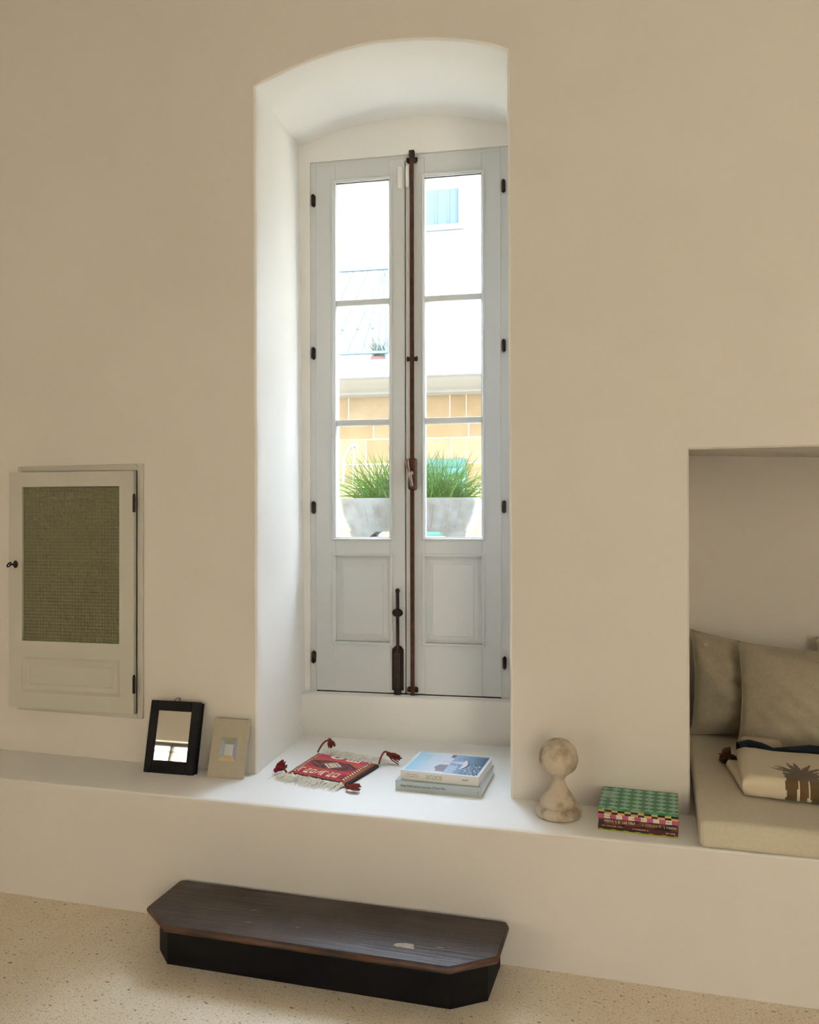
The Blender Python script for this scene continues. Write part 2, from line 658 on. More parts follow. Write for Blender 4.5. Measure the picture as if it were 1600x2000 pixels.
# --- alcove shell
bm = B()
q = lambda u, v, z: bm.verts.new(W(u, v, z))
AD = 0.93
ab = [(0.69, AD, ZL - .02), (0.69, AD, 1.665), (2.5, AD, 1.60), (2.5, AD, ZL - .02)]
af = [(AL0, .006, ZL - .02), (AL0, .006, ALT), (AL1, .006, ALT), (AL1, .006, ZL - .02)]
for i in range(3):
    bm.faces.new((q(*af[i]), q(*af[i + 1]), q(*ab[i + 1]), q(*ab[i])))
bm.faces.new([q(*p) for p in ab])
bmesh.ops.remove_doubles(bm, verts=bm.verts, dist=1e-4)
struct(obj('wall_alcove', bm, PL, smooth=False), 'plastered recess of the bed alcove', 'wall')

# --- rest of the room (behind the camera)
bm = B()
prism(bm, [(X0 - .2, YR - .3), (X1 + .2, YR - .3), (X1 + .2, 1.46), (X0 - .2, .79)], 'z', CEIL, CEIL + .2)
struct(obj('ceiling', bm, PL, smooth=False), 'cream plastered ceiling', 'ceiling')
struct(bxo('wall_left', PL, None, X0 - .2, X0, YR - .3, .80, -.3, CEIL + .1), 'cream plastered side wall', 'wall')
struct(bxo('wall_right', PL, None, X1, X1 + .2, YR - .3, 1.46, -.3, CEIL + .1), 'cream plastered side wall', 'wall')
RW = [(-5.2, -3.23, .40, 1.29), (1.3, 2.25, .05, 3.12)]
DARKF = mat('dark_metal_frame', (.03, .03, .032), .5)
bm = B()
hol = [[(a, c), (b, c), (b, d), (a, d)] for a, b, c, d in RW]
for y in (YR, YR - .25):
    poly_face(bm, [[(X0, -.05), (X1, -.05), (X1, CEIL + .05), (X0, CEIL + .05)]] + hol, lambda a, b: (a, y, b))
for h in hol:
    for p, q2 in zip(h, h[1:] + h[:1]):
        bm.faces.new([bm.verts.new(c) for c in ((p[0], YR, p[1]), (q2[0], YR, q2[1]), (q2[0], YR - .25, q2[1]), (p[0], YR - .25, p[1]))])
struct(obj('wall_rear', bm, PL, smooth=False), 'cream plastered wall behind the viewer with glazed openings', 'wall')
for k, (a, b, z0_, z1_) in enumerate(RW):
    wn = thing('window_%d' % (k + 2), ('wide low dark framed window of the rear wall', 'tall dark framed glazed door of the rear wall')[k], 'window', (a, YR - .12, z0_))
    wn['kind'] = 'structure'
    w, h = b - a, z1_ - z0_
    bm = B()
    for (x0, x1, zz0, zz1) in ((0, .05, 0, h), (w - .05, w, 0, h), (.05, w - .05, 0, .05), (.05, w - .05, h - .04, h), (w / 2 - .014, w / 2 + .014, .05, h - .04)):
        box(bm, x0, x1, -.03, .03, zz0, zz1)
    obj('frame', bm, DARKF, wn, smooth=False)
    for z in ([h * .9] if k == 0 else [.95, 1.65, 2.35]):
        bxo('glazing_bar', WHITEP, wn, .05, w - .05, -.012, .012, z - .008, z + .008)
    bxo('pane', GLASS, wn, .05, w - .05, -.003, .003, .05, h - .04)
    portal('daylight_portal', ((a + b) / 2, YR - .26, (z0_ + z1_) / 2), (R(90), 0, 0), w, h)
portal('daylight_portal', N(.475, .36, 1.8), (R(-90), 0, N_A), .95, 2.4)

# ================================================================== WINDOW
win = bpy.data.objects.new('window_1', None)
COL.objects.link(win)
win.matrix_world = NM
struct(win, 'tall grey painted double window with glazed leaves and lower panels', 'window')
VF = 0.06

bm = B()
for (u0, u1, z0, z1) in ((WU0, 0.05, .606, WZ1), (.884, WU1, .606, WZ1), (.05, .884, 2.985, WZ1)):
    box(bm, u0, u1, VF + .004, .135, z0, z1, .0015, 1)
box(bm, .03, .92, .10, .13, 2.96, 3.0)
box(bm, .03, .92, .10, .13, .606, .63)
obj('frame', bm, PAINT, win)
bm = B()
box(bm, .452, .472, VF + .028, VF + .04, .62, 2.99)
box(bm, .05, .884, VF + .004, VF + .04, .604, .6155)
obj('gap_shade', bm, mat('shade_black', (.006, .006, .006), .8), win, smooth=False)  # black strips painting the shade in the gaps between and under the leaves


def leaf(name, u0, u1, g, mo, po, pi_, fl, side):
    """a window leaf: u0,u1 outer; g glass opening; mo moulding outer; po/pi_ panel moulding outer/inner; fl raised field"""
    L0, L1 = 0.6165, 2.994
    root = bpy.data.objects.new(name, None)
    COL.objects.link(root)
    root.parent = win
    y0, y1 = VF, VF + .042
    bm = B()
    box(bm, u0, g[0], y0, y1, L0, L1, .002, 1)
    box(bm, g[1], u1, y0, y1, L0, L1, .002, 1)
    box(bm, g[0], g[1], y0, y1, g[3], L1)
    box(bm, g[0], g[1], y0, y1, pi_[3], g[2])
    box(bm, g[0], g[1], y0, y1, L0, pi_[2])
    obj('leaf_frame', bm, PAINT, root, smooth=False)

    def mould(o_, i_, nm):
        bm = B()
        prof = [(0, 0), (0, -.005), (.25, -.009), (.6, -.009), (.8, -.004), (1, -.004), (1, .012)]
        rows = []
        for t, d in prof:
            a0, a1, b0, b1 = (o_[j] + (i_[j] - o_[j]) * t for j in range(4))
            rows.append([bm.verts.new(p) for p in ((a0, y0 + d, b0), (a1, y0 + d, b0), (a1, y0 + d, b1), (a0, y0 + d, b1))])
        for A, Bq in zip(rows, rows[1:]):
            for k in range(4):
                bm.faces.new((A[k], A[(k + 1) % 4], Bq[(k + 1) % 4], Bq[k]))
        obj(nm, bm, PAINT, root, angle=25)

    mould(mo, g, 'moulding')
    mould(po, pi_, 'moulding')
    # raised panel
    bm = B()
    prof = [(0, .010), (.35, .010), (.8, .006), (.85, .003), (1.0, .003)]
    rows = []
    for t, d in prof:
        a0, a1, b0, b1 = (pi_[j] + (fl[j] - pi_[j]) * t for j in range(4))
        rows.append([bm.verts.new(p) for p in ((a0, y0 + d, b0), (a1, y0 + d, b0), (a1, y0 + d, b1), (a0, y0 + d, b1))])
    for A, Bq in zip(rows, rows[1:]):
        for k in range(4):
            bm.faces.new((A[k], A[(k + 1) % 4], Bq[(k + 1) % 4], Bq[k]))
    bm.faces.new(rows[-1])
    obj('panel', bm, PAINT, root, smooth=False)
    bxo('panel_back', PAINT, root, pi_[0] - .01, pi_[1] + .01, y0 + .014, y0 + .03, pi_[2] - .01, pi_[3] + .01)
    # panes and bars
    zs = [g[2], 1.825, 2.366, g[3]]
    for a, b in zip(zs, zs[1:]):
        bxo('pane', GLASS, root, g[0] - .003, g[1] + .003, y0 + .019, y0 + .023, a, b)
    for z in zs[1:3]:
        bxo('glazing_bar', PAINT, root, g[0], g[1], y0 + .004, y0 + .038, z - .0130, z + .0130, .002)
    uh = 0.037 if side < 0 else 0.899
    for z in (2.838, 2.143, 1.443, 0.766):
        bm = B()
        pts = [(uh - .008, z - .022), (uh, z - .029), (uh + .008, z - .022), (uh + .008, z + .022), (uh, z + .029), (uh - .008, z + .022)]
        prism(bm, pts, 'y', VF - .012, VF + .006, .002)
        tube(bm, [(uh, VF - .011, z - .024), (uh, VF - .011, z + .024)], .0055, 10)
        obj('hinge', bm, IRON, root)
    return root


Lg = (.141, .389, 1.308, 2.909)
Rg = (.550, .801, 1.309, 2.903)
ll = leaf('window_leaf', .0475, .4595, Lg, (.120, .404, 1.294, 2.927), (.123, .403, .829, 1.236), (.1425, .3885, .841, 1.222), (.178, .352, .880, 1.183), -1)
rl = leaf('window_leaf', .4645, .8865, Rg, (.536, .816, 1.295, 2.923), (.5345, .8155, .831, 1.237), (.553, .798, .843, 1.223), (.589, .757, .881, 1.184), 1)
for nm, (a, b, z0, z1), par in (('alarm_sensor', (.4285, .4525, 2.861, 2.959), ll), ('alarm_sensor', (.4655, .4835, 2.863, 2.960), rl)):
    bxo(nm, WHITEP, par, a, b, VF - .014, VF + .001, z0, z1, .004)['label'] = 'white plastic alarm contact'

# espagnolette rod of the right leaf
bm = B()
prism(bm, [(.4865, VF - .02), (.5035, VF - .02), (.5035, VF - .008), (.4865, VF - .008)], 'z', .612, 3.018, .002)
rod = obj('espagnolette_rod', bm, RUST, rl)
rod['label'] = 'brown iron locking rod running the full height'
bm = B()
for z, hh in ((2.981, .012), (2.099, .009), (.637, .012)):
    box(bm, .474, .516, VF - .014, VF + .001, z - hh, z + hh, .004)
    ball(bm, (.475, VF - .012, z), .006, .006, .012)
    ball(bm, (.515, VF - .012, z), .006, .006, .012)
box(bm, .483, .507, VF - .024, VF + .001, 2.993, 3.022, .003)
obj('rod_guide', bm, IRON, rl)
bm = B()
box(bm, .479, .516, VF - .036, VF + .001, 1.518, 1.659, .009, 3)
obj('lock_case', bm, RUST, rl)
bm = B()
tube(bm, [(.499, VF - .03, 1.592), (.495, VF - .058, 1.592)], .009, 12)
pts = [(.4995, VF - .055, 1.545), (.495, VF - .060, 1.575), (.490, VF - .062, 1.595), (.484, VF - .060, 1.618), (.480, VF - .055, 1.640)]
tube(bm, pts, .0062, 10, .0075)
ball(bm, (.495, VF - .058, 1.590), .011, .009, .011)
ball(bm, (.500, VF - .054, 1.540), .007, .006, .009)
ball(bm, (.4795, VF - .055, 1.643), .008, .007, .012)
obj('handle', bm, mat('worn_iron', (0.24, 0.17, 0.13), 0.28, metal=0.9), rl)

# slide bolt of the left leaf
bm = B()
pl = [(.400, .630), (.453, .630), (.453, .812), (.449, .815), (.444, .823), (.438, .828), (.417, .828), (.411, .823), (.406, .815), (.400, .812)]
prism(bm, pl, 'y', VF - .006, VF + .001, .002)
box(bm, .411, .443, VF - .02, VF, .6125, .634, .003)
box(bm, .412, .441, VF - .016, VF - .004, .634, .80, .004)
bolt = obj('slide_bolt', bm, IRON, ll)
bolt['label'] = 'black iron slide bolt with a ball knob'
bm = B()
tube(bm, [(.428, VF - .013, .80), (.428, VF - .013, 1.07)], .0075, 12)
ball(bm, (.428, VF - .015, .975), .0245, .020, .019)
ball(bm, (.428, VF - .013, 1.072), .0105, .009, .011)
obj('bolt_rod', bm, IRON, ll)

# ================================================================== WALL CABINET
cab = thing('wall_cabinet', 'greige built-in wall cabinet with checked glass door left ajar', 'cabinet', W(-1.69, 0, 0.597), W_A)
cw, ch = 0.303, 1.016
bm = B()
for (a, b, c, d) in ((-cw, -cw + .024, 0, ch), (cw - .026, cw, 0, ch), (-cw + .024, cw - .026, 0, .02), (-cw + .024, cw - .026, ch - .026, ch)):
    box(bm, a, b, -.008, .03, c, d, .002, 1)
obj('frame', bm, CABP, cab)
bm = B()
for f in (((-.29, .03, .01), (.29, .03, .01), (.29, .2, .01), (-.29, .2, .01)), ((-.29, .03, 1.005), (.29, .03, 1.005), (.29, .2, 1.005), (-.29, .2, 1.005)),
          ((-.29, .03, .01), (-.29, .03, 1.005), (-.29, .2, 1.005), (-.29, .2, .01)), ((.29, .03, .01), (.29, .03, 1.005), (.29, .2, 1.005), (.29, .2, .01)),
          ((-.29, .2, .01), (.29, .2, .01), (.29, .2, 1.005), (-.29, .2, 1.005))):
    bm.faces.new([bm.verts.new(p) for p in f])
obj('carcass', bm, mat('cabinet_inside', (0.25, 0.26, 0.18), 0.8), cab, smooth=False)
door = bpy.data.objects.new('door', None)
COL.objects.link(door)
door.parent = cab
door.location = (.2725, -.006, 0)
door.rotation_euler = (0, 0, R(3.2))
DW = 0.575     # door runs from x=-DW to 0
g0, g1, gz0, gz1 = -.512, -.064, .297, .928
p0, p1, pz0, pz1 = -.512, -.066, .087, .232
bm = B()
z0, z1 = .022, .988
for (a, b, c, d) in ((-DW, g0, z0, z1), (g1, 0, z0, z1), (g0, g1, gz1, z1), (g0, g1, pz1, gz0), (g0, g1, z0, pz0)):
    box(bm, a, b, -.02, 0, c, d)
bmesh.ops.remove_doubles(bm, verts=bm.verts, dist=1e-5)
obj('door_frame', bm, CABP, door, smooth=False)
bxo('glass', REED, door, g0 - .004, g1 + .004, -.010, -.006, gz0 - .004, gz1 + .004)['label'] = 'olive green checked glass'
bm = B()
rows = []
for t, d in ((0, -.018), (.012, -.013), (.03, -.012), (.036, -.015), (.042, -.0155)):
    rows.append([bm.verts.new(p) for p in ((p0 + t, d, pz0 + t), (p1 - t, d, pz0 + t), (p1 - t, d, pz1 - t), (p0 + t, d, pz1 - t))])
for A, Bq in zip(rows, rows[1:]):
    for k in range(4):
        bm.faces.new((A[k], A[(k + 1) % 4], Bq[(k + 1) % 4], Bq[k]))
bm.faces.new(rows[-1])
obj('door_panel', bm, CABP, door, smooth=False)
for z in (.855, .137):
    bm = B()
    tube(bm, [(.003, -.022, z - .032), (.003, -.022, z + .032)], .006, 10)
    box(bm, -.003, .008, -.0215, -.018, z - .03, z + .03, .001, 1)
    ball(bm, (.003, -.022, z + .035), .005, .005, .007)
    obj('hinge', bm, IRON, door)
bm = B()
ball(bm, (-.543, -.021, .610), .012, .004, .016)
obj('escutcheon', bm, IRON, door)
bm = B()
tube(bm, [(-.543, -.02, .610), (-.546, -.05, .610)], .0035, 8)
ring = [(-.546 + .0115 * math.sin(a) * .5, -.058 - .010 * math.cos(a) + .004, .610 + .009 * math.sin(a)) for a in [2 * PI * k / 16 for k in range(17)]]
tube(bm, ring, .0026, 8, cap=False)
obj('key', bm, IRON, door)

# ================================================================== OBJECTS ON THE LEDGE
# --- black framed mirror leaning on the wall
lean = math.atan2(.060, .262)
mi = thing('table_mirror', 'small black wooden framed mirror leaning against the wall', 'mirror', W(-1.214, -.100, ZL + .001), (-lean, 0, W_A + R(3.0)))
mw, mh = .105, .270
bm = B()
gx0, gx1, gz0, gz1 = -.071, .070, .047, .232
for (a, b, c, d) in ((-mw, gx0, 0, mh), (gx1, mw, 0, mh), (gx0, gx1, 0, gz0), (gx0, gx1, gz1, mh)):
    box(bm, a, b, 0, .02, c, d, .003, 1)
bmesh.ops.remove_doubles(bm, verts=bm.verts, dist=1e-5)
for v in bm.verts:
    v.co.x += .0012 * noise.noise(v.co * 40)
obj('frame', bm, BLACKW, mi)
bxo('backing', BLACKW, mi, -mw + .004, mw + .004, .018, .030, .004, mh - .004, .002)
bxo('mirror_glass', MIRROR, mi, gx0 - .004, gx1 + .004, .006, .010, gz0 - .004, gz1 + .004)
bm = B()
tube(bm, [(-.018, .022, mh - .004), (-.012, .021, mh + .008), (0, .02, mh + .0135), (.008, .02, mh + .013), (.010, .021, mh - .004)], .0013, 6)
tube(bm, [(.008, .02, mh + .013), (.002, .018, mh + .002)], .0013, 6)
obj('hanging_wire', bm, RUST, mi)

# --- small beige frame with a bevelled inset
lean2 = math.atan2(.062, .20)
pf = thing('picture_frame', 'small beige picture frame with a tiny square opening, right beside the black mirror', 'picture frame', W(-.980, -.085, ZL + .001), (-lean2, 0, W_A + R(2.5)))
BEI = mat('beige_card', (0.42, 0.365, 0.265), 0.7, col2=(0.45, 0.39, 0.285), nscale=60)
pw, ph = .0725, .216
h0, h1, k0, k1 = -.035, .034, .062, .146
bm = B()
for (a, b, c, d) in ((-pw, h0, 0, ph), (h1, pw, 0, ph), (h0, h1, 0, k0), (h0, h1, k1, ph)):
    box(bm, a, b, 0, .012, c, d)
bmesh.ops.remove_doubles(bm, verts=bm.verts, dist=1e-5)
obj('panel', bm, BEI, pf, smooth=False)
i0, i1, j0, j1, dp = -.020, .014, .082, .122, .011
for nm, pts, c in (('bevel_facet', ((h0, 0.001, k1), (h1, 0.001, k1), (i1, dp, j1), (i0, dp, j1)), (.30, .32, .24)),
                   ('bevel_facet', ((h1, 0.001, k0), (h1, 0.001, k1), (i1, dp, j1), (i1, dp, j0)), (.36, .42, .56)),
                   ('bevel_facet', ((h0, 0.001, k0), (h1, 0.001, k0), (i1, dp, j0), (i0, dp, j0)), (.66, .52, .26)),
                   ('bevel_facet', ((h0, 0.001, k0), (h0, 0.001, k1), (i0, dp, j1), (i0, dp, j0)), (.30, .32, .34)),
                   ('inset', ((i0, dp, j0), (i1, dp, j0), (i1, dp, j1), (i0, dp, j1)), (.55, .56, .56))):
    bm = B()
    A = [bm.verts.new(p) for p in pts]
    C = [bm.verts.new((p[0], p[1] + .001, p[2])) for p in pts]
    bm.faces.new(A)
    bm.faces.new(C[::-1])
    for k in range(4):
        bm.faces.new((A[k], C[k], C[(k + 1) % 4], A[(k + 1) % 4]))
    obj(nm, bm, mat('facet_glass', c, 0.3, spec=0.8), pf, smooth=False)  # facet tints paint in the reflections of a mirrored bevel

# --- kilim mat
KA, KB, KC, KD = Vector((.127, -.560)), Vector((.383, -.645)), Vector((.445, -.395)), Vector((.163, -.285))
kc = (KA + KB + KC + KD) / 4
km = thing('kilim_mat', 'small red patterned woven kilim mat with cream fringe and corner tassels', 'mat', N(kc.x, kc.y, ZL), N_A)


def kp(s, t):
    p = (KA * (1 - s) + KB * s) * (1 - t) + (KD * (1 - s) + KC * s) * t
    return p - kc


CRIM, ORNG, DARK, CREM, BRWN, MAGE = (.42, .012, .035), (.50, .055, .03), (.028, .012, .012), (.72, .62, .47), (.32, .085, .02), (.45, .02, .09)


def kcol(s, t):
    n = noise.noise(Vector((s * 60, t * 60, 0))) * .12 + 1

    def c(q):
        return tuple(x * n for x in q)
    # side borders
    e = min(s, 1 - s)
    if e < .028:
        return c(DARK)
    if e < .075:
        return c(BRWN)
    if e < .105:
        return c(CREM) if int(t * 30) % 2 == 0 else c(DARK)
    if t < .03 or t > .975:
        return c(DARK)
    if t < .075:
        return c(BRWN if int(s * 26) % 2 else CRIM)
    if t < .27:           # front row of small hooked figures
        x = (s - .12) / .095
        i, fx = int(x), x - int(x)
        fz = (t - .085) / .17
        if 0 <= fz <= 1 and .12 < fx < .88:
            k = i % 4
            on = False
            if k == 0:
                on = fx < .38 or fz > .8
            elif k == 1:
                on = (fz < .25) or (fz > .75 and fx > .3) or (.45 < fz < .6)
            elif k == 2:
                on = abs(fx - .5) > .22 and abs(fz - .5) < .42 or abs(abs(fz - .5) - .36) < .1
            else:
                on = abs(fz - .5 - (fx - .5) * .8) < .16 or fx > .72
            if on and i != 7:
                return c(CREM)
            if on:
                return c(DARK)
        return c(CRIM)
    if t > .76:           # back row: oval and comb figures
        fz = (t - .79) / .16
        if 0 < fz < 1:
            dx = (s - .40) / .105
            dz = (fz - .5) / .5
            rr = dx * dx + dz * dz
            if rr < 1:
                return c(DARK) if rr < .16 else c(CREM)
            if .56 < s < .78:
                fx = (s - .56) / .22
                if fz < .28 or (int(fx * 6.99) % 2 == 0):
                    return c(CREM)
        return c(MAGE)
    # central lozenge
    dx, dz = abs(s - .5), abs(t - .52)
    lo = dx / .15 + dz / .135
    if lo < 1:
        if lo > .72:
            return c(CREM)
        if lo > .55:
            return c(DARK)
        return c(CREM) if (int(s * 60) + int(t * 60)) % 2 and lo < .4 else c(CRIM if lo < .25 else CREM)
    if dx / .40 + dz / .30 < 1.05 and dz < .17:
        w = math.sin((dx * 55 + (dz * 70)) + 3 * noise.noise(Vector((s * 12, t * 12, 3))))
        return c(DARK) if w > -.15 else c((.22, .02, .04))
    return c(ORNG if .60 < t < .76 or t < .34 else CRIM)


def ktop(s, t):
    p = kp(s, t)
    ed = min(s, 1 - s, t, 1 - t)
    h = .010 + .012 * min(1, ed / .12) ** .6 + .0015 * noise.noise(Vector((s * 5, t * 5, 0)))
    return (p.x, p.y, h)


def kbot(s, t):
    p = kp(s, t)
    return (p.x, p.y, .0015)


grid_obj('woven_body', 130, 130, ktop, PAINTW, km, kcol, kbot)
FRI = mat('cream_cotton', (0.86, 0.81, 0.70), 0.95, spec=0.1)
for nm, (s0, s1, t0, sg) in (('fringe', (0.0, 1.0, 0, -1)), ('fringe', (0.04, .98, 1, 1))):
    bm = B()
    for k in range(150):
        s = s0 + (s1 - s0) * random.random()
        p = kp(s, t0)
        d = ((KA - KD) if sg < 0 else (KD - KA)).normalized()
        sd = (KB - KA).normalized()
        ln = random.uniform(.045, .08) if sg < 0 else random.uniform(.06, .10)
        ang = random.uniform(-.8, .8) + (-.45 if sg < 0 else .35)
        q = d * math.cos(ang) + sd * math.sin(ang)
        q2 = d * math.cos(ang + random.uniform(-1.2, 1.2)) + sd * math.sin(ang + random.uniform(-1.2, 1.2))
        h = random.uniform(.004, .016) + (.016 if sg > 0 else 0)
        z0 = random.uniform(.004, .012)
        pts = [(p.x, p.y, z0), (p.x + q.x * ln * .35, p.y + q.y * ln * .35, z0 + h * .5), (p.x + q.x * ln * .65 + q2.x * ln * .1, p.y + q.y * ln * .65 + q2.y * ln * .1, h * .55 + .002),
               (p.x + q.x * ln * .7 + q2.x * ln * .35, p.y + q.y * ln * .7 + q2.y * ln * .35, .0025)]
        tube(bm, pts, .0017, 5, .0009)
    o = obj(nm, bm, FRI, km)
    o['kind'] = 'stuff'
TRED = mat('red_yarn', (0.27, 0.015, 0.03), 0.95, spec=0.1, col2=(0.10, 0.03, 0.02), nscale=90)
TBRN = mat('rust_yarn', (0.12, 0.05, 0.03), 0.95, spec=0.1, col2=(0.30, 0.03, 0.03), nscale=90)


def tassel(start, neck, tipdir, m, L=.045, n=26, rise=.03, parent=None):
    bm = B()
    a, b = Vector(start), Vector(neck)
    mid = (a + b) / 2 + Vector((0, 0, rise))
    pts = [a * (1 - t) ** 2 + mid * 2 * t * (1 - t) + b * t * t for t in [k / 8 for k in range(9)]]
    tube(bm, pts, .0038, 8)
    ball(bm, b, .009, .009, .009, 10, 8)
    t = Vector(tipdir).normalized()
    x = t.cross(Vector((0, 0, 1))).normalized()
    y = x.cross(t)
    for k in range(n):
        an = random.uniform(0, 2 * PI)
        sp = random.uniform(.1, 1)
        off = (x * math.cos(an) + y * math.sin(an))
        e = b + t * L * random.uniform(.8, 1.1) + off * .017 * sp
        e.z = max(e.z, .003)
        m1 = b + t * L * .45 + off * .016 * sp
        m1.z = max(m1.z, .003)
        tube(bm, [b + off * .004, m1, e], .0028, 5, .002)
    return obj('tassel', bm, m, parent)


tassel((*(KA - kc), .014), (.078 - kc.x, -.545 - kc.y, .016), (.35, .5, .25), TRED, .045, parent=km)
tassel((*(KB - kc), .010), (.398 - kc.x, -.680 - kc.y, .016), (1, -.12, .05), TBRN, .046, rise=.004, parent=km)
tassel((*(KC - kc), .016), (.468 - kc.x, -.325 - kc.y, .036), (.75, -.35, -.25), TBRN, .055, rise=.05, parent=km)
tassel((*(KD - kc), .016), (.185 - kc.x, -.190 - kc.y, .040), (.5, -.5, -.9), TBRN, .03, rise=.028, parent=km)


# --- books
def book(name, label, cat_m, w, d, h, loc, rz, board=.0025, hard=True, group=None, pages=PAPER):
    """lies flat, spine on its -y side; origin at the spine's left bottom corner"""
    b = thing(name, label, 'book', loc, rz, group)
    ov = .003 if hard else 0.0
    bm = B()
    box(bm, 0, w, 0, d, 0, board)
    box(bm, 0, w, 0, d, h - board, h)
    box(bm, 0, w, -.0005, board, 0, h)
    obj('cover', bm, cat_m, b, smooth=False)
    bxo('pages', pages, b, ov, w - ov, board, d - ov, board, h - board)
    return b


def tiny_lettering(name, x0, zc, length, hgt, m, parent, seed, y=-.0012):
    """print too small to read in the photograph: rows of letter-sized strokes"""
    rnd = random.Random(seed)
    bm = B()
    x = x0
    sw = hgt * .16
    while x < x0 + length:
        if rnd.random() < .16:
            x += hgt * .5
            continue
        lw = hgt * rnd.uniform(.42, .6)
        box(bm, x, x + sw, y, y + .0004, zc - hgt / 2, zc + hgt / 2)
        for k in range(rnd.randint(1, 2)):
            zz = zc + hgt * rnd.choice((-.42, 0, .42))
            box(bm, x + sw, x + lw, y, y + .0004, zz - sw / 2, zz + sw / 2)
        if rnd.random() < .5:
            box(bm, x + lw - sw, x + lw, y, y + .0004, zc - hgt / 2, zc + hgt / 2 * rnd.choice((0, 1)))
        x += lw + hgt * .2
    return obj(name, bm, m, parent, smooth=False)


TXT = mat('dark_ink', (0.05, 0.05, 0.055), 0.6)
TXTG = mat('grey_ink', (0.40, 0.37, 0.34), 0.6)
TXTW = mat('pale_ink', (0.75, 0.68, 0.55), 0.6)
BLUEB = mat('pale_blue_cloth', (0.50, 0.58, 0.60), 0.6, bump=(300, .1, .001))
bb = book('hardback_book', 'pale blue-grey hardback lying under the white boat book', BLUEB, .314, .262, .034, N(.561, -.631, ZL), N_A + R(-4.4), .003)
fm = Matrix.Rotation(R(90), 4, 'X')
text('spine_title', 'Asnago Vender and the Construction of Modern Milan', .0125, TXT, bb, Matrix.Translation((.018, -.0008, .0175)) @ fm, sx=.60)
text('spine_mark', 'C', .013, TXT, bb, Matrix.Translation((.297, -.0008, .013)) @ fm, sx=.6)

WHITEC = mat('white_cover', (0.80, 0.79, 0.76), 0.4)
bt = book('hardback_book', 'white hardback with a blue sailing boat cover on top of another book', WHITEC, .287, .247, .032, N(.576, -.612, ZL + .034), N_A + R(-6.6), .003)


def boat(s, t):
    # s: left->right (the picture's top is on the left), t: front->back
    sky = (.30 + .35 * min(1, s * 2.2), .60 + .12 * min(1, s * 2.2), .78)
    pale = (.70, .74, .84)
    n = noise.noise(Vector((s * 9, t * 14, 0)))
    horizon = .53
    if s < horizon:
        k = min(1, max(0, (s - .05) / .4))
        c = tuple(a * (1 - k) + b * k for a, b in zip(sky, pale))
        # headland silhouettes
        if t < .42:
            e = .36 + .05 * abs(t - .27) * 6 + .02 * noise.noise(Vector((t * 22, 0, 0)))
            if s > e and t > .06 and s < horizon:
                c = (.30, .27, .33)
        elif t > .83:
            if s > .47 + .03 * noise.noise(Vector((t * 30, 4, 0))):
                c = (.16, .13, .16)
    else:
        k = (s - horizon) / (1 - horizon)
        a, b = (.30, .46, .66), (.03, .09, .16)
        c = tuple(x * (1 - k) + y * k for x, y in zip(a, b))
        w = .75 + .55 * (noise.noise(Vector((s * 40, t * 18, 5))) + .5)
        c = tuple(x * w for x in c)
        if noise.noise(Vector((s * 34, t * 30, 11))) > .42 - .2 * k and t < .5:
            c = (.62, .68, .74)
        if .53 < s < .66 and t < .40:
            c = tuple(.45 * x + .55 * y for x, y in zip(c, (.62, .70, .84)))
    # hull: pointed crescent across t, sails to the left
    dt = (t - .50) / .24
    if abs(dt) < 1:
        hx = .775 - .055 * dt * dt
        if hx - .05 * (1 - dt * dt) - .012 < s < hx + .022 * (1 - abs(dt) ** 3):
            return (.82, .80, .82) if s < hx else (.08, .10, .18)
        if hx < s < hx + .03 and dt < .3:
            return (.05, .07, .13)
    # sail triangles, mast
    if .30 < s < .735:
        f = (s - .30) / .435
        if abs(t - (.60 - .01 * f)) < .004 + .085 * f * f:
            return (.80, .74, .80) if abs(t - .60) > .006 else (.45, .38, .42)
    return c


def bcol(s, t):
    bs, bt_ = .035, .045
    if s < bs or s > 1 - bs or t < bt_ or t > 1 - bt_:
        return (.80, .82, .86)
    return boat((s - bs) / (1 - 2 * bs), (t - bt_) / (1 - 2 * bt_))


grid_obj('cover_picture', 180, 140, lambda s, t: (.287 * s, .247 * t, .0323), PAINTC, bt, bcol, lambda s, t: (.287 * s, .247 * t, .0318))
up = Matrix.Rotation(R(180), 4, 'Y') @ fm
text('spine_title', 'BOATLIFE', .022, TXTG, bt, Matrix.Translation((.124, -.0008, .0165)) @ Matrix.Rotation(R(180), 4, 'Y') @ fm, align='CENTER', sx=.62)
tiny_lettering('spine_subtitle', .016, .0125, .052, .0048, TXTG, bt, 3)
tiny_lettering('spine_subtitle', .022, .0205, .044, .0048, TXTG, bt, 4)
text('publisher_mark', 'gestalten', .010, TXT, bt, Matrix.Translation((.238, -.0008, .0165)) @ up, align='CENTER', sx=.62)
text('cover_title', 'Boatlife', .036, mat('pale_blue_ink', (.52, .72, .80), .5), bt, Matrix.Translation((.052, .135, .0326)) @ Matrix.Rotation(R(90), 4, 'Z'), sx=.8)

# colourful stack by the alcove
GRN, MINT = (.035, .20, .065), (.28, .50, .40)


def harl(s, t):
    x, y = s * 6.6 + .28, t * 5.6 + .4
    a, b = (x + y) % 2.0, (x - y) % 2.0
    fx, fy = (x % 1) - .5, (y % 1) - .5
    on = abs(fx) + abs(fy) < .47
    c = MINT if on else GRN
    if .03 < s < .17 and .45 < t < .80:
        c = tuple(.5 * p + .5 * q for p, q in zip(c, (.45, .60, .50)))
    return c


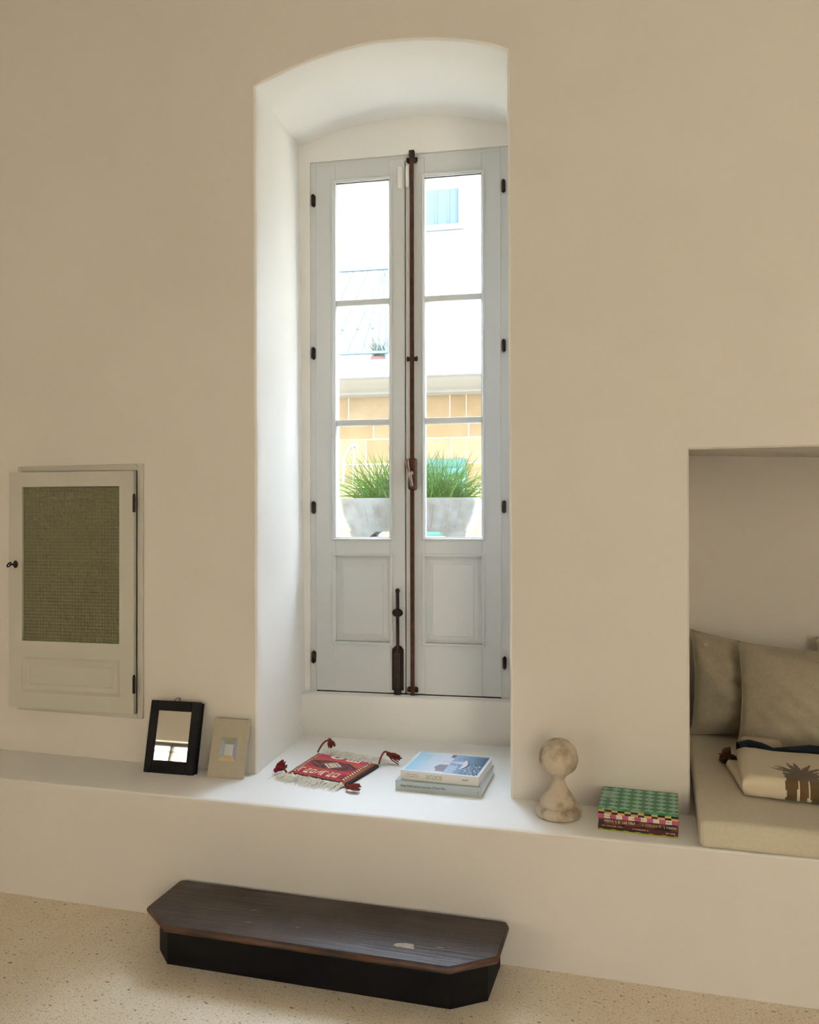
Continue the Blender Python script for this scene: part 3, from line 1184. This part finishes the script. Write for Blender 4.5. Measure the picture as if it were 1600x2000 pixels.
u0, v0 = .393, -.205
seq = [('dark maroon cookbook with a lime lower edge, lowest of the colourful stack', .0185, 'maroon'),
       ('brown cookbook with pale spine lettering above the dark maroon one', .0195, 'brown'),
       ('thin cookbook with a pink and white checked spine', .0130, 'pink'),
       ('thin cookbook with a yellow and black checked spine', .0130, 'yellow'),
       ('thin green diamond patterned cookbook on top of the colourful stack', .0075, 'green')]
covs = {'maroon': (.045, .012, .018), 'brown': (.10, .035, .018), 'pink': (.50, .10, .22), 'yellow': (.55, .36, .10), 'green': GRN}


def spine_col(kind):
    def f(s, t):
        if kind == 'yellow':
            return (.60, .38, .10) if (int(s * 12) + int(t * 2)) % 2 else (.015, .013, .018)
        if kind == 'pink':
            return (.50, .09, .23) if int(s * 13) % 2 == 0 else (.72, .66, .52)
        if kind == 'green':
            return GRN if int(s * 9 + .4 * t) % 2 else (.06, .27, .12)
        if kind == 'brown':
            w = noise.noise(Vector((s * 9 - t * .9, t * 1.2, 2)))
            return (.15, .045, .018) if w > .02 else (.035, .012, .012)
        if t < .24 + .03 * math.sin(s * 40):
            return (.30, .32, .02)
        if t < .58 - .22 * s:
            return (.012, .018, .012)
        return (.085, .012, .022)
    return f


z = ZL
for i, (lab, h, kind) in enumerate(seq):
    j = (i % 2) * .0012
    o = book('cookbook', lab, mat(kind + '_cover', covs[kind], .4), .2385, .200, h, W(u0 + j, v0 + (.001 if i % 2 else 0), z), W_A - R(1.3) + R(.25) * (i % 3 - 1), .0012, False)
    grid_obj('spine_print', 78, 10, lambda s, t, h=h: (.2385 * s, -.0009, h * t), PAINTC, o, spine_col(kind), lambda s, t, h=h: (.2385 * s, -.0004, h * t))
    if kind == 'green':
        grid_obj('cover_picture', 130, 110, lambda s, t, h=h: (.2385 * s, .2 * t, h + .0003), PAINTC, o, harl, lambda s, t, h=h: (.2385 * s, .2 * t, h - .0002))
        tiny_lettering('spine_title', .012, h / 2, .03, .0036, TXTW, o, 5)
        tiny_lettering('spine_title', .10, h / 2, .035, .0036, TXTW, o, 6)
    if kind == 'brown':
        text('spine_title', "HERE'S A", .0105, TXTW, o, Matrix.Translation((.017, -.0012, h * .58)) @ fm, sx=.68)
        tiny_lettering('spine_title', .052, h * .56, .058, .0072, TXTW, o, 7)
        tiny_lettering('spine_title', .132, h * .54, .052, .0072, mat('sand_ink', (.45, .33, .2), .6), o, 8)
        tiny_lettering('spine_title', .196, h * .5, .034, .0066, TXTW, o, 9)
    if kind == 'maroon':
        tiny_lettering('spine_title', .012, h * .82, .06, .0030, TXTW, o, 10)
        tiny_lettering('spine_title', .104, h * .72, .048, .0034, TXTW, o, 11)
        tiny_lettering('spine_title', .203, h * .62, .026, .0034, TXTW, o, 12)
    if kind == 'pink':
        wine = mat('wine_ink', (.16, .01, .05), .6)
        for x, ln_, sd_ in ((.018, .03, 13), (.100, .034, 14), (.200, .026, 15)):
            tiny_lettering('spine_title', x, h * .5, ln_, .0036, wine, o, sd_)
    z += h

# --- stone finial
fi = thing('stone_finial', 'weathered limestone ball finial on a flared round foot', 'finial', W(.261, -.117, ZL))
prof = [(0, 0), (.067, 0), (.073, .004), (.0745, .012), (.0745, .020), (.072, .028), (.066, .034), (.0595, .036), (.0585, .040), (.0595, .047), (.0575, .054), (.050, .062), (.041, .075), (.0325, .088),
        (.026, .101), (.0225, .111), (.0215, .119), (.0235, .127), (.029, .134), (.0375, .1405)]
rs, zc = .0635, .188
a0 = math.asin((.1405 - zc) / rs)
for k in range(1, 15):
    a = a0 + (PI / 2 - a0) * k / 14
    prof.append((rs * math.cos(a) if k < 14 else 0, zc + rs * math.sin(a)))
fine = []
for p, q_ in zip(prof, prof[1:]):
    for k in range(2):
        fine.append((p[0] + (q_[0] - p[0]) * k / 2, p[1] + (q_[1] - p[1]) * k / 2))
fine.append(prof[-1])
split = [i for i, p in enumerate(fine) if p[1] >= .0375][0]


def rough(bm):
    for v in bm.verts:
        r = Vector((v.co.x, v.co.y, 0))
        if r.length > 1e-4:
            v.co += r.normalized() * (.0018 * noise.noise(v.co * 55) + .0012 * noise.noise(v.co * 130))


for nm, pr in (('foot', fine[:split + 1]), ('neck_and_ball', fine[split:])):
    bm = B()
    lathe(bm, pr, 56)
    rough(bm)
    obj(nm, bm, STONE, fi, angle=60)

# ================================================================== STEP
st = thing('wooden_step', 'long dark stained wooden step with clipped corners and worn top', 'step', (-.5, -.04, 0))
top = [(-1.020, -.008), (-1.027, -.02), (-1.027, -.215), (-.906, -.313), (.002, -.314), (.122, -.222), (.124, -.03), (.116, -.010)]
body = [(-.985, -.014), (-.985, -.205), (-.915, -.274), (-.008, -.274), (.088, -.205), (.094, -.014)]
bm = B()
prism(bm, body, 'z', 0, .118, 0)
obj('base', bm, mat('black_stained_wood', (.0035, .003, .003), .65, spec=.2, col2=(.007, .006, .005), nscale=6, bump=(30, .2, .003)), st, smooth=False)


def inset(pts, k):
    c = Vector((-.45, -.16))
    return [(c.x + (p[0] - c.x) * (1 - k / .58), c.y + (p[1] - c.y) * (1 - k / .155)) for p in pts]


EDGEW = mat('worn_wood_edge', (0.085, 0.034, 0.018), 0.45, col2=(0.035, 0.018, 0.012), nscale=14, nlo=.4, nhi=.65)
bm = B()
layers = [(inset(top, .030), .110), (inset(top, .014), .113), (inset(top, .004), .119), (top, .126), (top, .131), (inset(top, .0025), .1365), (inset(top, .006), .139)]
rows = [[bm.verts.new((p[0], p[1], z)) for p in pts] for pts, z in layers]
n = len(top)
for A, Bq in zip(rows, rows[1:]):
    for k in range(n):
        bm.faces.new((A[k], A[(k + 1) % n], Bq[(k + 1) % n], Bq[k]))
bm.faces.new(rows[-1])
bm.faces.new(rows[0][::-1])
ed = obj('moulded_edge', bm, EDGEW, st, angle=50)
bm = B()
prism(bm, inset(top, .006), 'z', .1375, .1402, .001)
obj('tread', bm, STEPW, st, smooth=False)
# bare wood chip and nail marks
bm = B()
cx, cy = -.150, -.235
pts = []
for k in range(22):
    a = 2 * PI * k / 22
    r = 1 + .5 * noise.noise(Vector((math.cos(a) * 2.2, math.sin(a) * 2.2, 4.4)))
    pts.append((cx + .034 * r * math.cos(a), cy + .012 * r * math.sin(a) - .003 * math.cos(a * 2)))
prism(bm, pts, 'z', .1398, .1404)
obj('bare_patch', bm, mat('bare_wood', (.36, .29, .22), .8, col2=(.5, .42, .34), nscale=60), st, smooth=False)
for i, (x, y) in enumerate(((-.78, -.21), (-.66, -.225), (-.64, -.24), (-.50, -.215), (-.49, -.225), (-.05, -.215), (-.10, -.275), (-.68, -.15), (-.30, -.13))):
    bm = B()
    ball(bm, (x, y, .1399), .008 + .004 * (i % 3), .004, .0006, 10, 6)
    obj('knot', bm, mat('pale_knot', (.16, .13, .115) if i % 2 else (.03, .018, .012), .5), st)

# ================================================================== ALCOVE SEAT
CU0 = .690
cu = thing('seat_cushion', 'long taupe linen seat cushion filling the bed alcove', 'cushion', W(CU0, -.268, ZL), W_A)
bm = B()
box(bm, 0, 1.78, 0, 1.18, 0, .082, .016, 4)
bmesh.ops.subdivide_edges(bm, edges=[e for e in bm.edges if e.calc_length() > .3], cuts=14, use_grid_fill=True)
for v in bm.verts:
    v.co.z += (.004 * noise.noise(Vector((v.co.x * 4, v.co.y * 4, 0))) if v.co.z > .06 else 0)
    v.co.y += (.002 * noise.noise(Vector((v.co.x * 6, v.co.z * 9, 2))) if v.co.y < .05 else 0)
body_c = obj('cushion_body', bm, LINEN, cu, angle=70)
bm = B()
tube(bm, [(.012 + .1 * k, .0015, .079 + .0015 * math.sin(k * 1.3)) for k in range(18)], .0012, 6)
tube(bm, [(.010, .0015, .012), (.010, .0008, .04), (.011, .002, .079)], .0012, 6)
obj('seam', bm, LINEN, cu)


PILW = mat('darker_taupe_linen', (0.40, 0.35, 0.25), 0.95, spec=0.1, col2=(0.44, 0.385, 0.28), nscale=90, sheen=0.2,
           bump=((420, 0.25, 0.001), (9, 0.3, 0.008)))


def pillow(label, loc, rz, lean_, w, h, th, seed, roll_=0.0):
    t_ = thing('throw_pillow', label, 'pillow', loc, (0, 0, 0))
    t_.rotation_euler = (Matrix.Rotation(rz, 3, 'Z') @ Matrix.Rotation(-lean_, 3, 'X') ).to_euler()

    def shape(s, t, sg):
        x, z = (s - .5) * 2, (t - .5) * 2
        pin = 1 - .045 * (1 - abs(x) ** 2.2) if True else 1
        ex = x * (1 - .075 * (1 - z * z))
        ez = z * (1 - .085 * (1 - x * x))
        prof_ = max(0, (1 - abs(x) ** 2.4)) ** .55 * max(0, (1 - abs(z) ** 2.4)) ** .55
        d = th * .5 * prof_
        wr = .013 * noise.noise(Vector((x * 2.2 + seed, z * 2.2, sg))) + .009 * noise.noise(Vector((x * 4 + z * 4, z * 1.5 - x * 1.5, seed)))
        return (ex * w / 2, sg * (d + wr * prof_ * 1.4), (h / 2 + ez * h / 2) * (1 - roll_ * ex) + .004)

    o = grid_obj('pillow_body', 44, 44, lambda s, t: shape(s, t, -1), PILW, t_, None, lambda s, t: shape(s, t, 1))
    bm = B()
    rim = []
    for k in range(80):
        a = k / 80 * 4
        sd, f = int(a), a - int(a)
        s, t = ((f, 0), (1, f), (1 - f, 1), (0, 1 - f))[sd]
        p = shape(s, t, 0)
        rim.append((p[0], 0, p[2]))
    rim.append(rim[0])
    tube(bm, rim, .0022, 6, cap=False)
    obj('edge_seam', bm, PILW, t_)
    return t_


ZC = ZL + .082
pillow('slumped taupe linen pillow in the far corner of the alcove', W(.955, .70, ZC), W_A - R(4), R(14), .50, .395, .17, 1.0, .085)
pillow('upright taupe linen pillow propped behind the folded throw', W(1.130, .47, ZC), W_A - R(7), R(22), .54, .38, .16, 5.0, .13)
pillow('taupe linen pillow half hidden behind the propped one', W(1.43, .74, ZC), W_A - R(3), R(12), .48, .385, .15, 9.0, .06)

# --- folded throw
th = thing('folded_throw', 'folded cream wool throw with brown palm motif and navy edging', 'blanket', W(.835, -.03, ZC + .003), W_A - R(5))
TW = .62


def palm(s, t):
    """palm print; s along the fold, t along the cloth from the front bottom edge to the back"""
    x, y = s * TW, t * .40
    cx_, cy_ = .176, .115
    best = False
    for tx, ty, wd_ in ((.090, .150, .020), (.100, .176, .018), (.106, .196, .015), (.146, .232, .024), (.168, .238, .022), (.215, .232, .022), (.255, .215, .02),
                        (.268, .170, .018), (.272, .130, .016), (.120, .098, .030), (.235, .095, .03)):
        dx, dy = tx - cx_, ty - cy_
        ln = math.hypot(dx, dy)
        al = ((x - cx_) * dx + (y - cy_) * dy) / ln
        ac = abs(-(x - cx_) * dy + (y - cy_) * dx) / ln
        if 0 < al < ln and ac < wd_ * .5 * (1.1 - (al / ln) ** 2) * (1 + .25 * math.sin(al * 300)):
            best = True
    e = abs(x - cx_)
    if y < cy_ and e < .050 + .004 * math.sin(y * 190) + (.0 if y > .02 else 0):
        slit = abs(x - cx_ + .014) < .006 * (1 - y / .07) or abs(x - cx_ - .016) < .006 * (1 - y / .06)
        if not slit:
            best = True
    if best:
        return (.135, .082, .040)
    if .030 < x - cx_ < .075 and abs(y - cy_ - .004) < .010:
        return (.03, .13, .24)
    return (.70, .60, .44)


# lower fold, sticking out to the left
def slab(bm, pts, z0, z1, rr):
    """rounded pad from an outline"""
    c = Vector((sum(p[0] for p in pts) / len(pts), sum(p[1] for p in pts) / len(pts)))
    lv = []
    for k in range(7):
        a = -PI / 2 + PI * k / 6
        off = rr * (1 - math.cos(a))
        zz = (z0 + z1) / 2 + (z1 - z0) / 2 * math.sin(a)
        ring_ = []
        for p in pts:
            d = (Vector(p) - c)
            q_ = Vector(p) - d.normalized() * off
            ring_.append(bm.verts.new((q_.x, q_.y, zz + .002 * noise.noise(Vector((p[0] * 9, p[1] * 9, zz * 20))))))
        lv.append(ring_)
    m_ = len(pts)
    for A, Bq in zip(lv, lv[1:]):
        for k in range(m_):
            bm.faces.new((A[k], A[(k + 1) % m_], Bq[(k + 1) % m_], Bq[k]))
    bm.faces.new(lv[0][::-1])
    bm.faces.new(lv[-1])


def dense(pts, n_=6):
    out = []
    for p, q_ in zip(pts, pts[1:] + pts[:1]):
        for k in range(n_):
            out.append((p[0] + (q_[0] - p[0]) * k / n_, p[1] + (q_[1] - p[1]) * k / n_))
    return out


bm = B()
slab(bm, dense([(.0, .012), (TW, .012), (TW, .36), (-.045, .36), (-.055, .30), (-.03, .18), (-.012, .07)]), 0, .028, .012)
obj('lower_fold', bm, CREAMW, th, angle=60)


def ftop(s, t):
    # run: front bottom -> up round the front edge -> back along the top
    L = t * .40
    hh = .030
    rr_ = .034
    x = s * TW - .004 + .035 * max(0, t - .15) * (1 - s) * 1.2 * 0
    if L < .06:
        a = -PI / 2 + (L / .06) * PI * .97
        y, z_ = rr_ * .55 - rr_ * .75 * math.cos(a), .036 + rr_ * math.sin(a)
    else:
        y, z_ = .022 + (L - .06), .070 - .10 * max(0, L - .28) ** 1.5
    x -= .018 * (y / .36) * (1 - s)
    ed_ = min(1, s / .04)
    z_ = .036 + (z_ - .036) * (.45 + .55 * ed_ ** .5)
    z_ += .004 * noise.noise(Vector((x * 7, y * 9, 0))) * min(1, L / .08)
    return (x, y, z_)


def fbot(s, t):
    p = ftop(s, t)
    y = p[1]
    L = t * .40
    if L < .06:
        return (p[0] + .002, .03 + (y - .03) * .6, .036 + (p[2] - .036) * .6)
    return (p[0] + .002, y, .030)


grid_obj('top_fold', 150, 110, ftop, PAINTW, th, palm, fbot)
bm = B()
pts = [(-.016, .372, .060), (.02, .385, .070), (.06, .372, .066), (.10, .352, .056), (.15, .360, .062), (.22, .376, .072), (.30, .372, .070), (.40, .366, .066), (.50, .36, .062), (TW, .352, .060)]
for k in range(3):
    tube(bm, [(p[0], p[1] + .006 * k - .004, p[2] - .010 * k + .006) for p in pts], .014, 10)
obj('navy_edging', bm, NAVY, th)
bm = B()
slab(bm, dense([(-.010, .375), (.13, .375), (.10, .425), (.01, .435)]), .03, .098, .012)
obj('taupe_border', bm, TAUPEW, th, angle=60)
bm = B()
for k in range(150):
    an, an2 = random.uniform(-1.5, 1.5), random.uniform(-.5, 1.3)
    d = Vector((-math.cos(an) * math.cos(an2), math.sin(an) * math.cos(an2), math.sin(an2)))
    b0 = Vector((-.040, .355, .022))
    e = b0 + d * random.uniform(.03, .042)
    e.z = max(e.z, .005)
    tube(bm, [b0 + d * .004, b0 + d * .02 + Vector((0, 0, .004)), e], .0030, 5, .0026)
ball(bm, (-.036, .352, .022), .016, .016, .016, 10, 8)
obj('tassel', bm, BROWNW, th)
bxo('edge_fold', NAVY, th, -.045, .02, .315, .36, .016, .032, .004)

# ================================================================== OUTSIDE
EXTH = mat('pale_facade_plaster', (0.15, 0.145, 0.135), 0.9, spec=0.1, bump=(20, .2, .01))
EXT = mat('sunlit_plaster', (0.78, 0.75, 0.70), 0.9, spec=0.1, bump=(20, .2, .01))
CONC = mat('weathered_concrete', (0.35, 0.33, 0.295), 0.95, spec=0.1, col2=(0.25, 0.215, 0.17), nscale=14, bump=((60, .3, .002), (160, .4, .001)))
# own outer wall (in the window's frame) with the window opening
bm = B()
poly_face(bm, [[(-5, -4.3), (5.2, -4.3), (5.2, 6.5), (-5, 6.5)], [(.072, .40), (.83, .40), (.83, 2.967), (.072, 2.967)]], lambda a, b: (a, .30, b))
poly_face(bm, [[(-5, -4.3), (5.2, -4.3), (5.2, 6.5), (-5, 6.5)], [(.072, .40), (.83, .40), (.83, 2.967), (.072, 2.967)]], lambda a, b: (a, .36, b))
for p, q_ in (((.072, .40), (.072, 2.967)), ((.072, 2.967), (.83, 2.967)), ((.83, 2.967), (.83, .40)), ((.83, .40), (.072, .40))):
    bm.faces.new([bm.verts.new(c) for c in ((p[0], .30, p[1]), (q_[0], .30, q_[1]), (q_[0], .36, q_[1]), (p[0], .36, p[1]))])
o = obj('wall_outer', bm, EXT, smooth=False)
o.matrix_world = NM
struct(o, 'outer plastered face of the house around the window', 'wall')
o = bxo('wall_balcony', EXT, None, -.25, 1.35, .37, .66, -.3, 1.30, .01)
o.matrix_world = NM
struct(o, 'plastered parapet outside the window carrying the planter', 'wall')
o = bxo('ground', mat('pale_paving', (.42, .38, .31), .9), None, -30, 30, -30, 30, -4.6, -4.3)
struct(o, 'pale paved street far below', 'ground')

o = bxo('reflector', mat('reflector_stone', (.60, .49, .35), .9), None, -12, 10, -9.3, YR - .25, -.3, -.02)  # unseen ground added to bounce warm sunlight through the rear openings
struct(o, 'unseen warm stone terrace behind the room', 'reflector')
o = bxo('wall_bounce', mat('ochre_plaster', (.68, .54, .38), .9), None, -12, 10, -9.5, -9.2, -.3, 5.2)  # unseen wall added to block sky and warm the light from behind
struct(o, 'unseen ochre wall added behind the terrace', 'wall')

o = bxo('wall_sky_block', EXT, None, 3.4, 12, 6.05, 6.4, -4.3, 10.5)  # unseen blocker added to cut sky light on the niche jamb
o.matrix_world = NM
struct(o, 'tall unseen house front added to hold sky light off the niche', 'wall')

# planter
pt = thing('planter_trough', 'weathered concrete trough planter outside the window', 'planter', N(.401, .50, 1.30), N_A)
lv = [(1.492, .346, .115), (1.492, .352, .120), (1.484, .353, .121), (1.46, .350, .120), (1.425, .341, .116), (1.40, .334, .112), (1.373, .323, .106), (1.348, .306, .1), (1.327, .290, .095)]
bm = B()
rows = []


def rrect(hw, hd, z, rc=.03, n_=5):
    pts = []
    for cx_, cy_, a0 in ((hw - rc, hd - rc, 0), (-hw + rc, hd - rc, 90), (-hw + rc, -hd + rc, 180), (hw - rc, -hd + rc, 270)):
        for k in range(n_ + 1):
            a = R(a0 + 90 * k / n_)
            pts.append((cx_ + rc * math.cos(a), cy_ + rc * math.sin(a), z))
    return pts


inner = [(1.478, .33, .098), (1.492, .335, .104)]
for z, hw, hd in inner + lv:
    rows.append([bm.verts.new(p) for p in rrect(hw, hd, z - 1.30)])
m_ = len(rows[0])
for A, Bq in zip(rows, rows[1:]):
    for k in range(m_):
        bm.faces.new((A[k], A[(k + 1) % m_], Bq[(k + 1) % m_], Bq[k]))
bm.faces.new(rows[-1])
obj('trough', bm, CONC, pt, angle=45)
for sg in (-1, 1):
    bm = B()
    A = [(sg * .290, .030), (sg * .283, 0), (sg * .188, 0), (sg * .178, .012), (sg * .160, .026), (sg * .14, .030)]
    prism(bm, A if sg > 0 else A[::-1], 'y', -.095, .095)
    obj('foot', bm, CONC, pt, smooth=False)
for x in (-.215, -.165, -.145, -.09, -.075, -.015, .06, .075, .125, .14, .20, .215, .27):
    bm = B()
    pts = []
    for z, hw, hd in lv[3:8]:
        pts.append((x * hw / .353, -hd + .006, z - 1.30))
    tube(bm, pts, .0085, 10)
    obj('rib', bm, CONC, pt)
bxo('soil', mat('soil', (.06, .04, .025), .95), pt, -.33, .33, -.10, .10, .15, .178)
GR = mat('grass_blades', (0.080, 0.150, 0.022), 0.7, spec=0.1, col2=(0.12, 0.165, 0.06), nscale=14)
vs, fs = [], []
for k in range(720):
    cl = random.choice((-.19, -.12, -.05, .06, .13, .2))
    x = cl + random.gauss(0, .045)
    x = max(-.30, min(.30, x))
    y = random.gauss(0, .035)
    ln = random.uniform(.13, .32)
    an = random.gauss(0, .55) + x * 2.0
    fy = max(-.32, min(.6, random.gauss(0, .3)))
    w = random.uniform(.0016, .0032)
    p = Vector((x, y, .172))
    d = Vector((math.sin(an), math.sin(fy) * .8, math.cos(an))).normalized()
    side = d.cross(Vector((0, 1, .2))).normalized()
    b0 = len(vs)
    ns = 5
    for i in range(ns + 1):
        t = i / ns
        ww = w * (1 - t) ** .6
        vs += [tuple(p - side * ww), tuple(p + side * ww)]
        p = p + d * ln / ns
        d = (d + Vector((math.sin(an) * .16, math.sin(fy) * .12, -.16 * (abs(an) + .25)))).normalized()
    for i in range(ns):
        a = b0 + 2 * i
        fs.append((a, a + 1, a + 3, a + 2))
me = bpy.data.meshes.new('grass')
me.from_pydata(vs, [], fs)
me.materials.append(GR)
o = bpy.data.objects.new('grass', me)
COL.objects.link(o)
o.parent = pt
o['kind'] = 'stuff'
o['label'] = 'tufts of thin arching green grass'

# opposite house
FV = 6.0
hs = bpy.data.objects.new('opposite_house', None)
COL.objects.link(hs)
m_ = NM.copy()
m_.translation = N(0, FV, 0)
hs.matrix_world = m_
tag(hs, 'sunlit house across the street with stone base and balcony', 'building')
bm = B()
BWX0, BWX1, BWZ0, BWZ1 = -.66, -.082, 4.83, 5.6
poly_face(bm, [[(-8, 2.9), (12, 2.9), (12, 5.75), (-8, 5.75)], [(BWX0, BWZ0), (BWX1, BWZ0), (BWX1, BWZ1), (BWX0, BWZ1)]], lambda a, b: (a, 0, b))
for p, q_ in (((BWX0, BWZ0), (BWX0, BWZ1)), ((BWX0, BWZ1), (BWX1, BWZ1)), ((BWX1, BWZ1), (BWX1, BWZ0)), ((BWX1, BWZ0), (BWX0, BWZ0))):
    bm.faces.new([bm.verts.new(c) for c in ((p[0], 0, p[1]), (q_[0], 0, q_[1]), (q_[0], .12, q_[1]), (p[0], .12, p[1]))])
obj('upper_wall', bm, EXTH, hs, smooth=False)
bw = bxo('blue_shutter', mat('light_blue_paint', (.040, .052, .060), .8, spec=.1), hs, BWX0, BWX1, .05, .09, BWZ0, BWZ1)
bw['label'] = 'pale blue closed shutter'
for x in (BWX0 + .14, BWX0 + .3, BWX1 - .13):
    bxo('shutter_batten', bw.data.materials[0], bw, x - .02, x + .02, .044, .055, BWZ0 + .02, BWZ1 - .02, .004)
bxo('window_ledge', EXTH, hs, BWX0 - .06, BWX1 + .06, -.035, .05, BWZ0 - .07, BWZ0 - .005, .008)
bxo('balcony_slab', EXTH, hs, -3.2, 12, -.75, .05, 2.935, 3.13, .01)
SHD = mat('stone_band', (.145, .128, .10), .9)
bm = B()
prism(bm, [(-.66, 2.94), (-.66, 2.925), (-.56, 2.90), (-.38, 2.865), (-.24, 2.85), (-.24, 2.825), (.0, 2.825), (.0, 2.94)], 'x', -8, 12)
obj('cornice', bm, SHD, hs, smooth=False)
bxo('lower_wall', mat('lime_mortar', (.27, .23, .165), .95), hs, -8, 12, -.010, .3, -4.3, 2.85)
SC = [mat('tufa_stone', c, .95, spec=.1, col2=tuple(x * .86 for x in c), nscale=5, bump=((12, .5, .02), (60, .4, .005)))
      for c in ((.150, .100, .052), (.142, .093, .046), (.155, .108, .060))]
courses = [2.845, 2.545, 2.325, 2.03, 1.75, 1.46, 1.17, .88, .59, .30]
offs = [-1.415, -1.107, -1.20, -1.36, -1.0, -1.3, -1.12, -1.4, -1.05]
sgs = {0: (-1.415, -.83, -.188, .005), 2: (-1.20, -.70, -.17, .0)}
for r_, (zt, zb) in enumerate(zip(courses, courses[1:])):
    xs = [offs[r_] + .57 * k for k in range(-3, 6)]
    if r_ in sgs:
        f = sgs[r_]
        xs = [f[0] - .57 * k for k in range(3, 0, -1)] + list(f) + [f[-1] + .57 * k for k in range(1, 4)]
    for a, b in zip(xs, xs[1:]):
        bm = B()
        d = random.uniform(-.017, -.012)
        box(bm, a + .006, b - .006, d, .06, zb + .006, zt - .006, .004, 1)
        obj('stone_block', bm, random.choice(SC), hs, smooth=False)
gs = bxo('green_shutter', mat('green_paint', (.008, .05, .034), .5), hs, -.62, .003, -.06, -.02, .6, 2.072, .004)
gs['label'] = 'green closed shutter'
for k in range(14):
    bxo('slat', gs.data.materials[0], gs, -.58, -.04, -.072, -.058, .68 + .1 * k, .75 + .1 * k, .003)
# scrolled white bracket
bm = B()
tube(bm, [(-1.45, -.12, 1.80), (-1.44, -.14, 1.95), (-1.42, -.18, 2.08), (-1.37, -.22, 2.17), (-1.31, -.26, 2.225), (-1.25, -.28, 2.235), (-1.24, -.28, 2.20)], .017, 8)
tube(bm, [(-1.28, -.26, 2.225), (-1.28, -.25, 2.1), (-1.30, -.24, 1.96)], .012, 8)
tube(bm, [(-1.45, .01, 1.86), (-1.45, -.13, 1.86)], .02, 8)
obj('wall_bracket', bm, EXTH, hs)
# railing of the balcony
rg = bpy.data.objects.new('balcony_railing', None)
COL.objects.link(rg)
rg.parent = hs
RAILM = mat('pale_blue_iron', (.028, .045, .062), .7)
ry = -.68
sc = 1.0 / 1.0
for z in (4.147, 3.22):
    bm = B()
    box(bm, -3.1, -.78, ry - .018, ry + .018, z - .015, z + .015, .003, 1)
    obj('rail', bm, RAILM, rg)
for k in range(-10, 4):
    xn = -1.30 + .173 * k
    for sg in (-1, 1):
        bm = B()
        x0, x1 = max(-3.08, min(-.80, xn - .127 * sg)), max(-3.08, min(-.80, xn + .302 * sg))
        tube(bm, [(x0, ry, 3.22), (x1, ry, 4.147)], .007, 5)
        obj('bar', bm, RAILM, rg)
    if xn < -.8:
        bm = B()
        ball(bm, (xn, ry, 3.495), .018, .018, .018, 8, 6)
        obj('rosette', bm, RAILM, rg)
for x in (-3.05, -2.3, -1.55, -.80):
    bm = B()
    tube(bm, [(x, ry, 3.12), (x, ry, 4.147)], .012, 6)
    obj('post', bm, RAILM, rg)
# flower pot on the balcony
po = bpy.data.objects.new('flower_box', None)
COL.objects.link(po)
m_ = NM.copy()
m_.translation = N(-.90, FV - .60, 3.13)
po.matrix_world = m_
tag(po, 'terracotta flower box on the balcony across the street', 'planter')
bxo('pot', mat('terracotta', (.09, .04, .03), .9), po, -.085, .085, -.06, .06, 0, .055, .006)
bm = B()
for k in range(60):
    a = random.uniform(0, 2 * PI)
    l_ = random.uniform(.1, .32)
    tl = random.uniform(.1, 1.1)
    b0 = Vector((random.uniform(-.08, .08), random.uniform(-.04, .04), .05))
    e = b0 + Vector((math.cos(a) * math.sin(tl) * l_, math.sin(a) * math.sin(tl) * .5 * l_, math.cos(tl) * l_))
    tube(bm, [b0, (b0 + e) / 2 + Vector((0, 0, .03)), e], .006, 4, .002)
o = obj('plant', bm, mat('olive_leaf', (.04, .05, .03), .8), po)
o['kind'] = 'stuff'
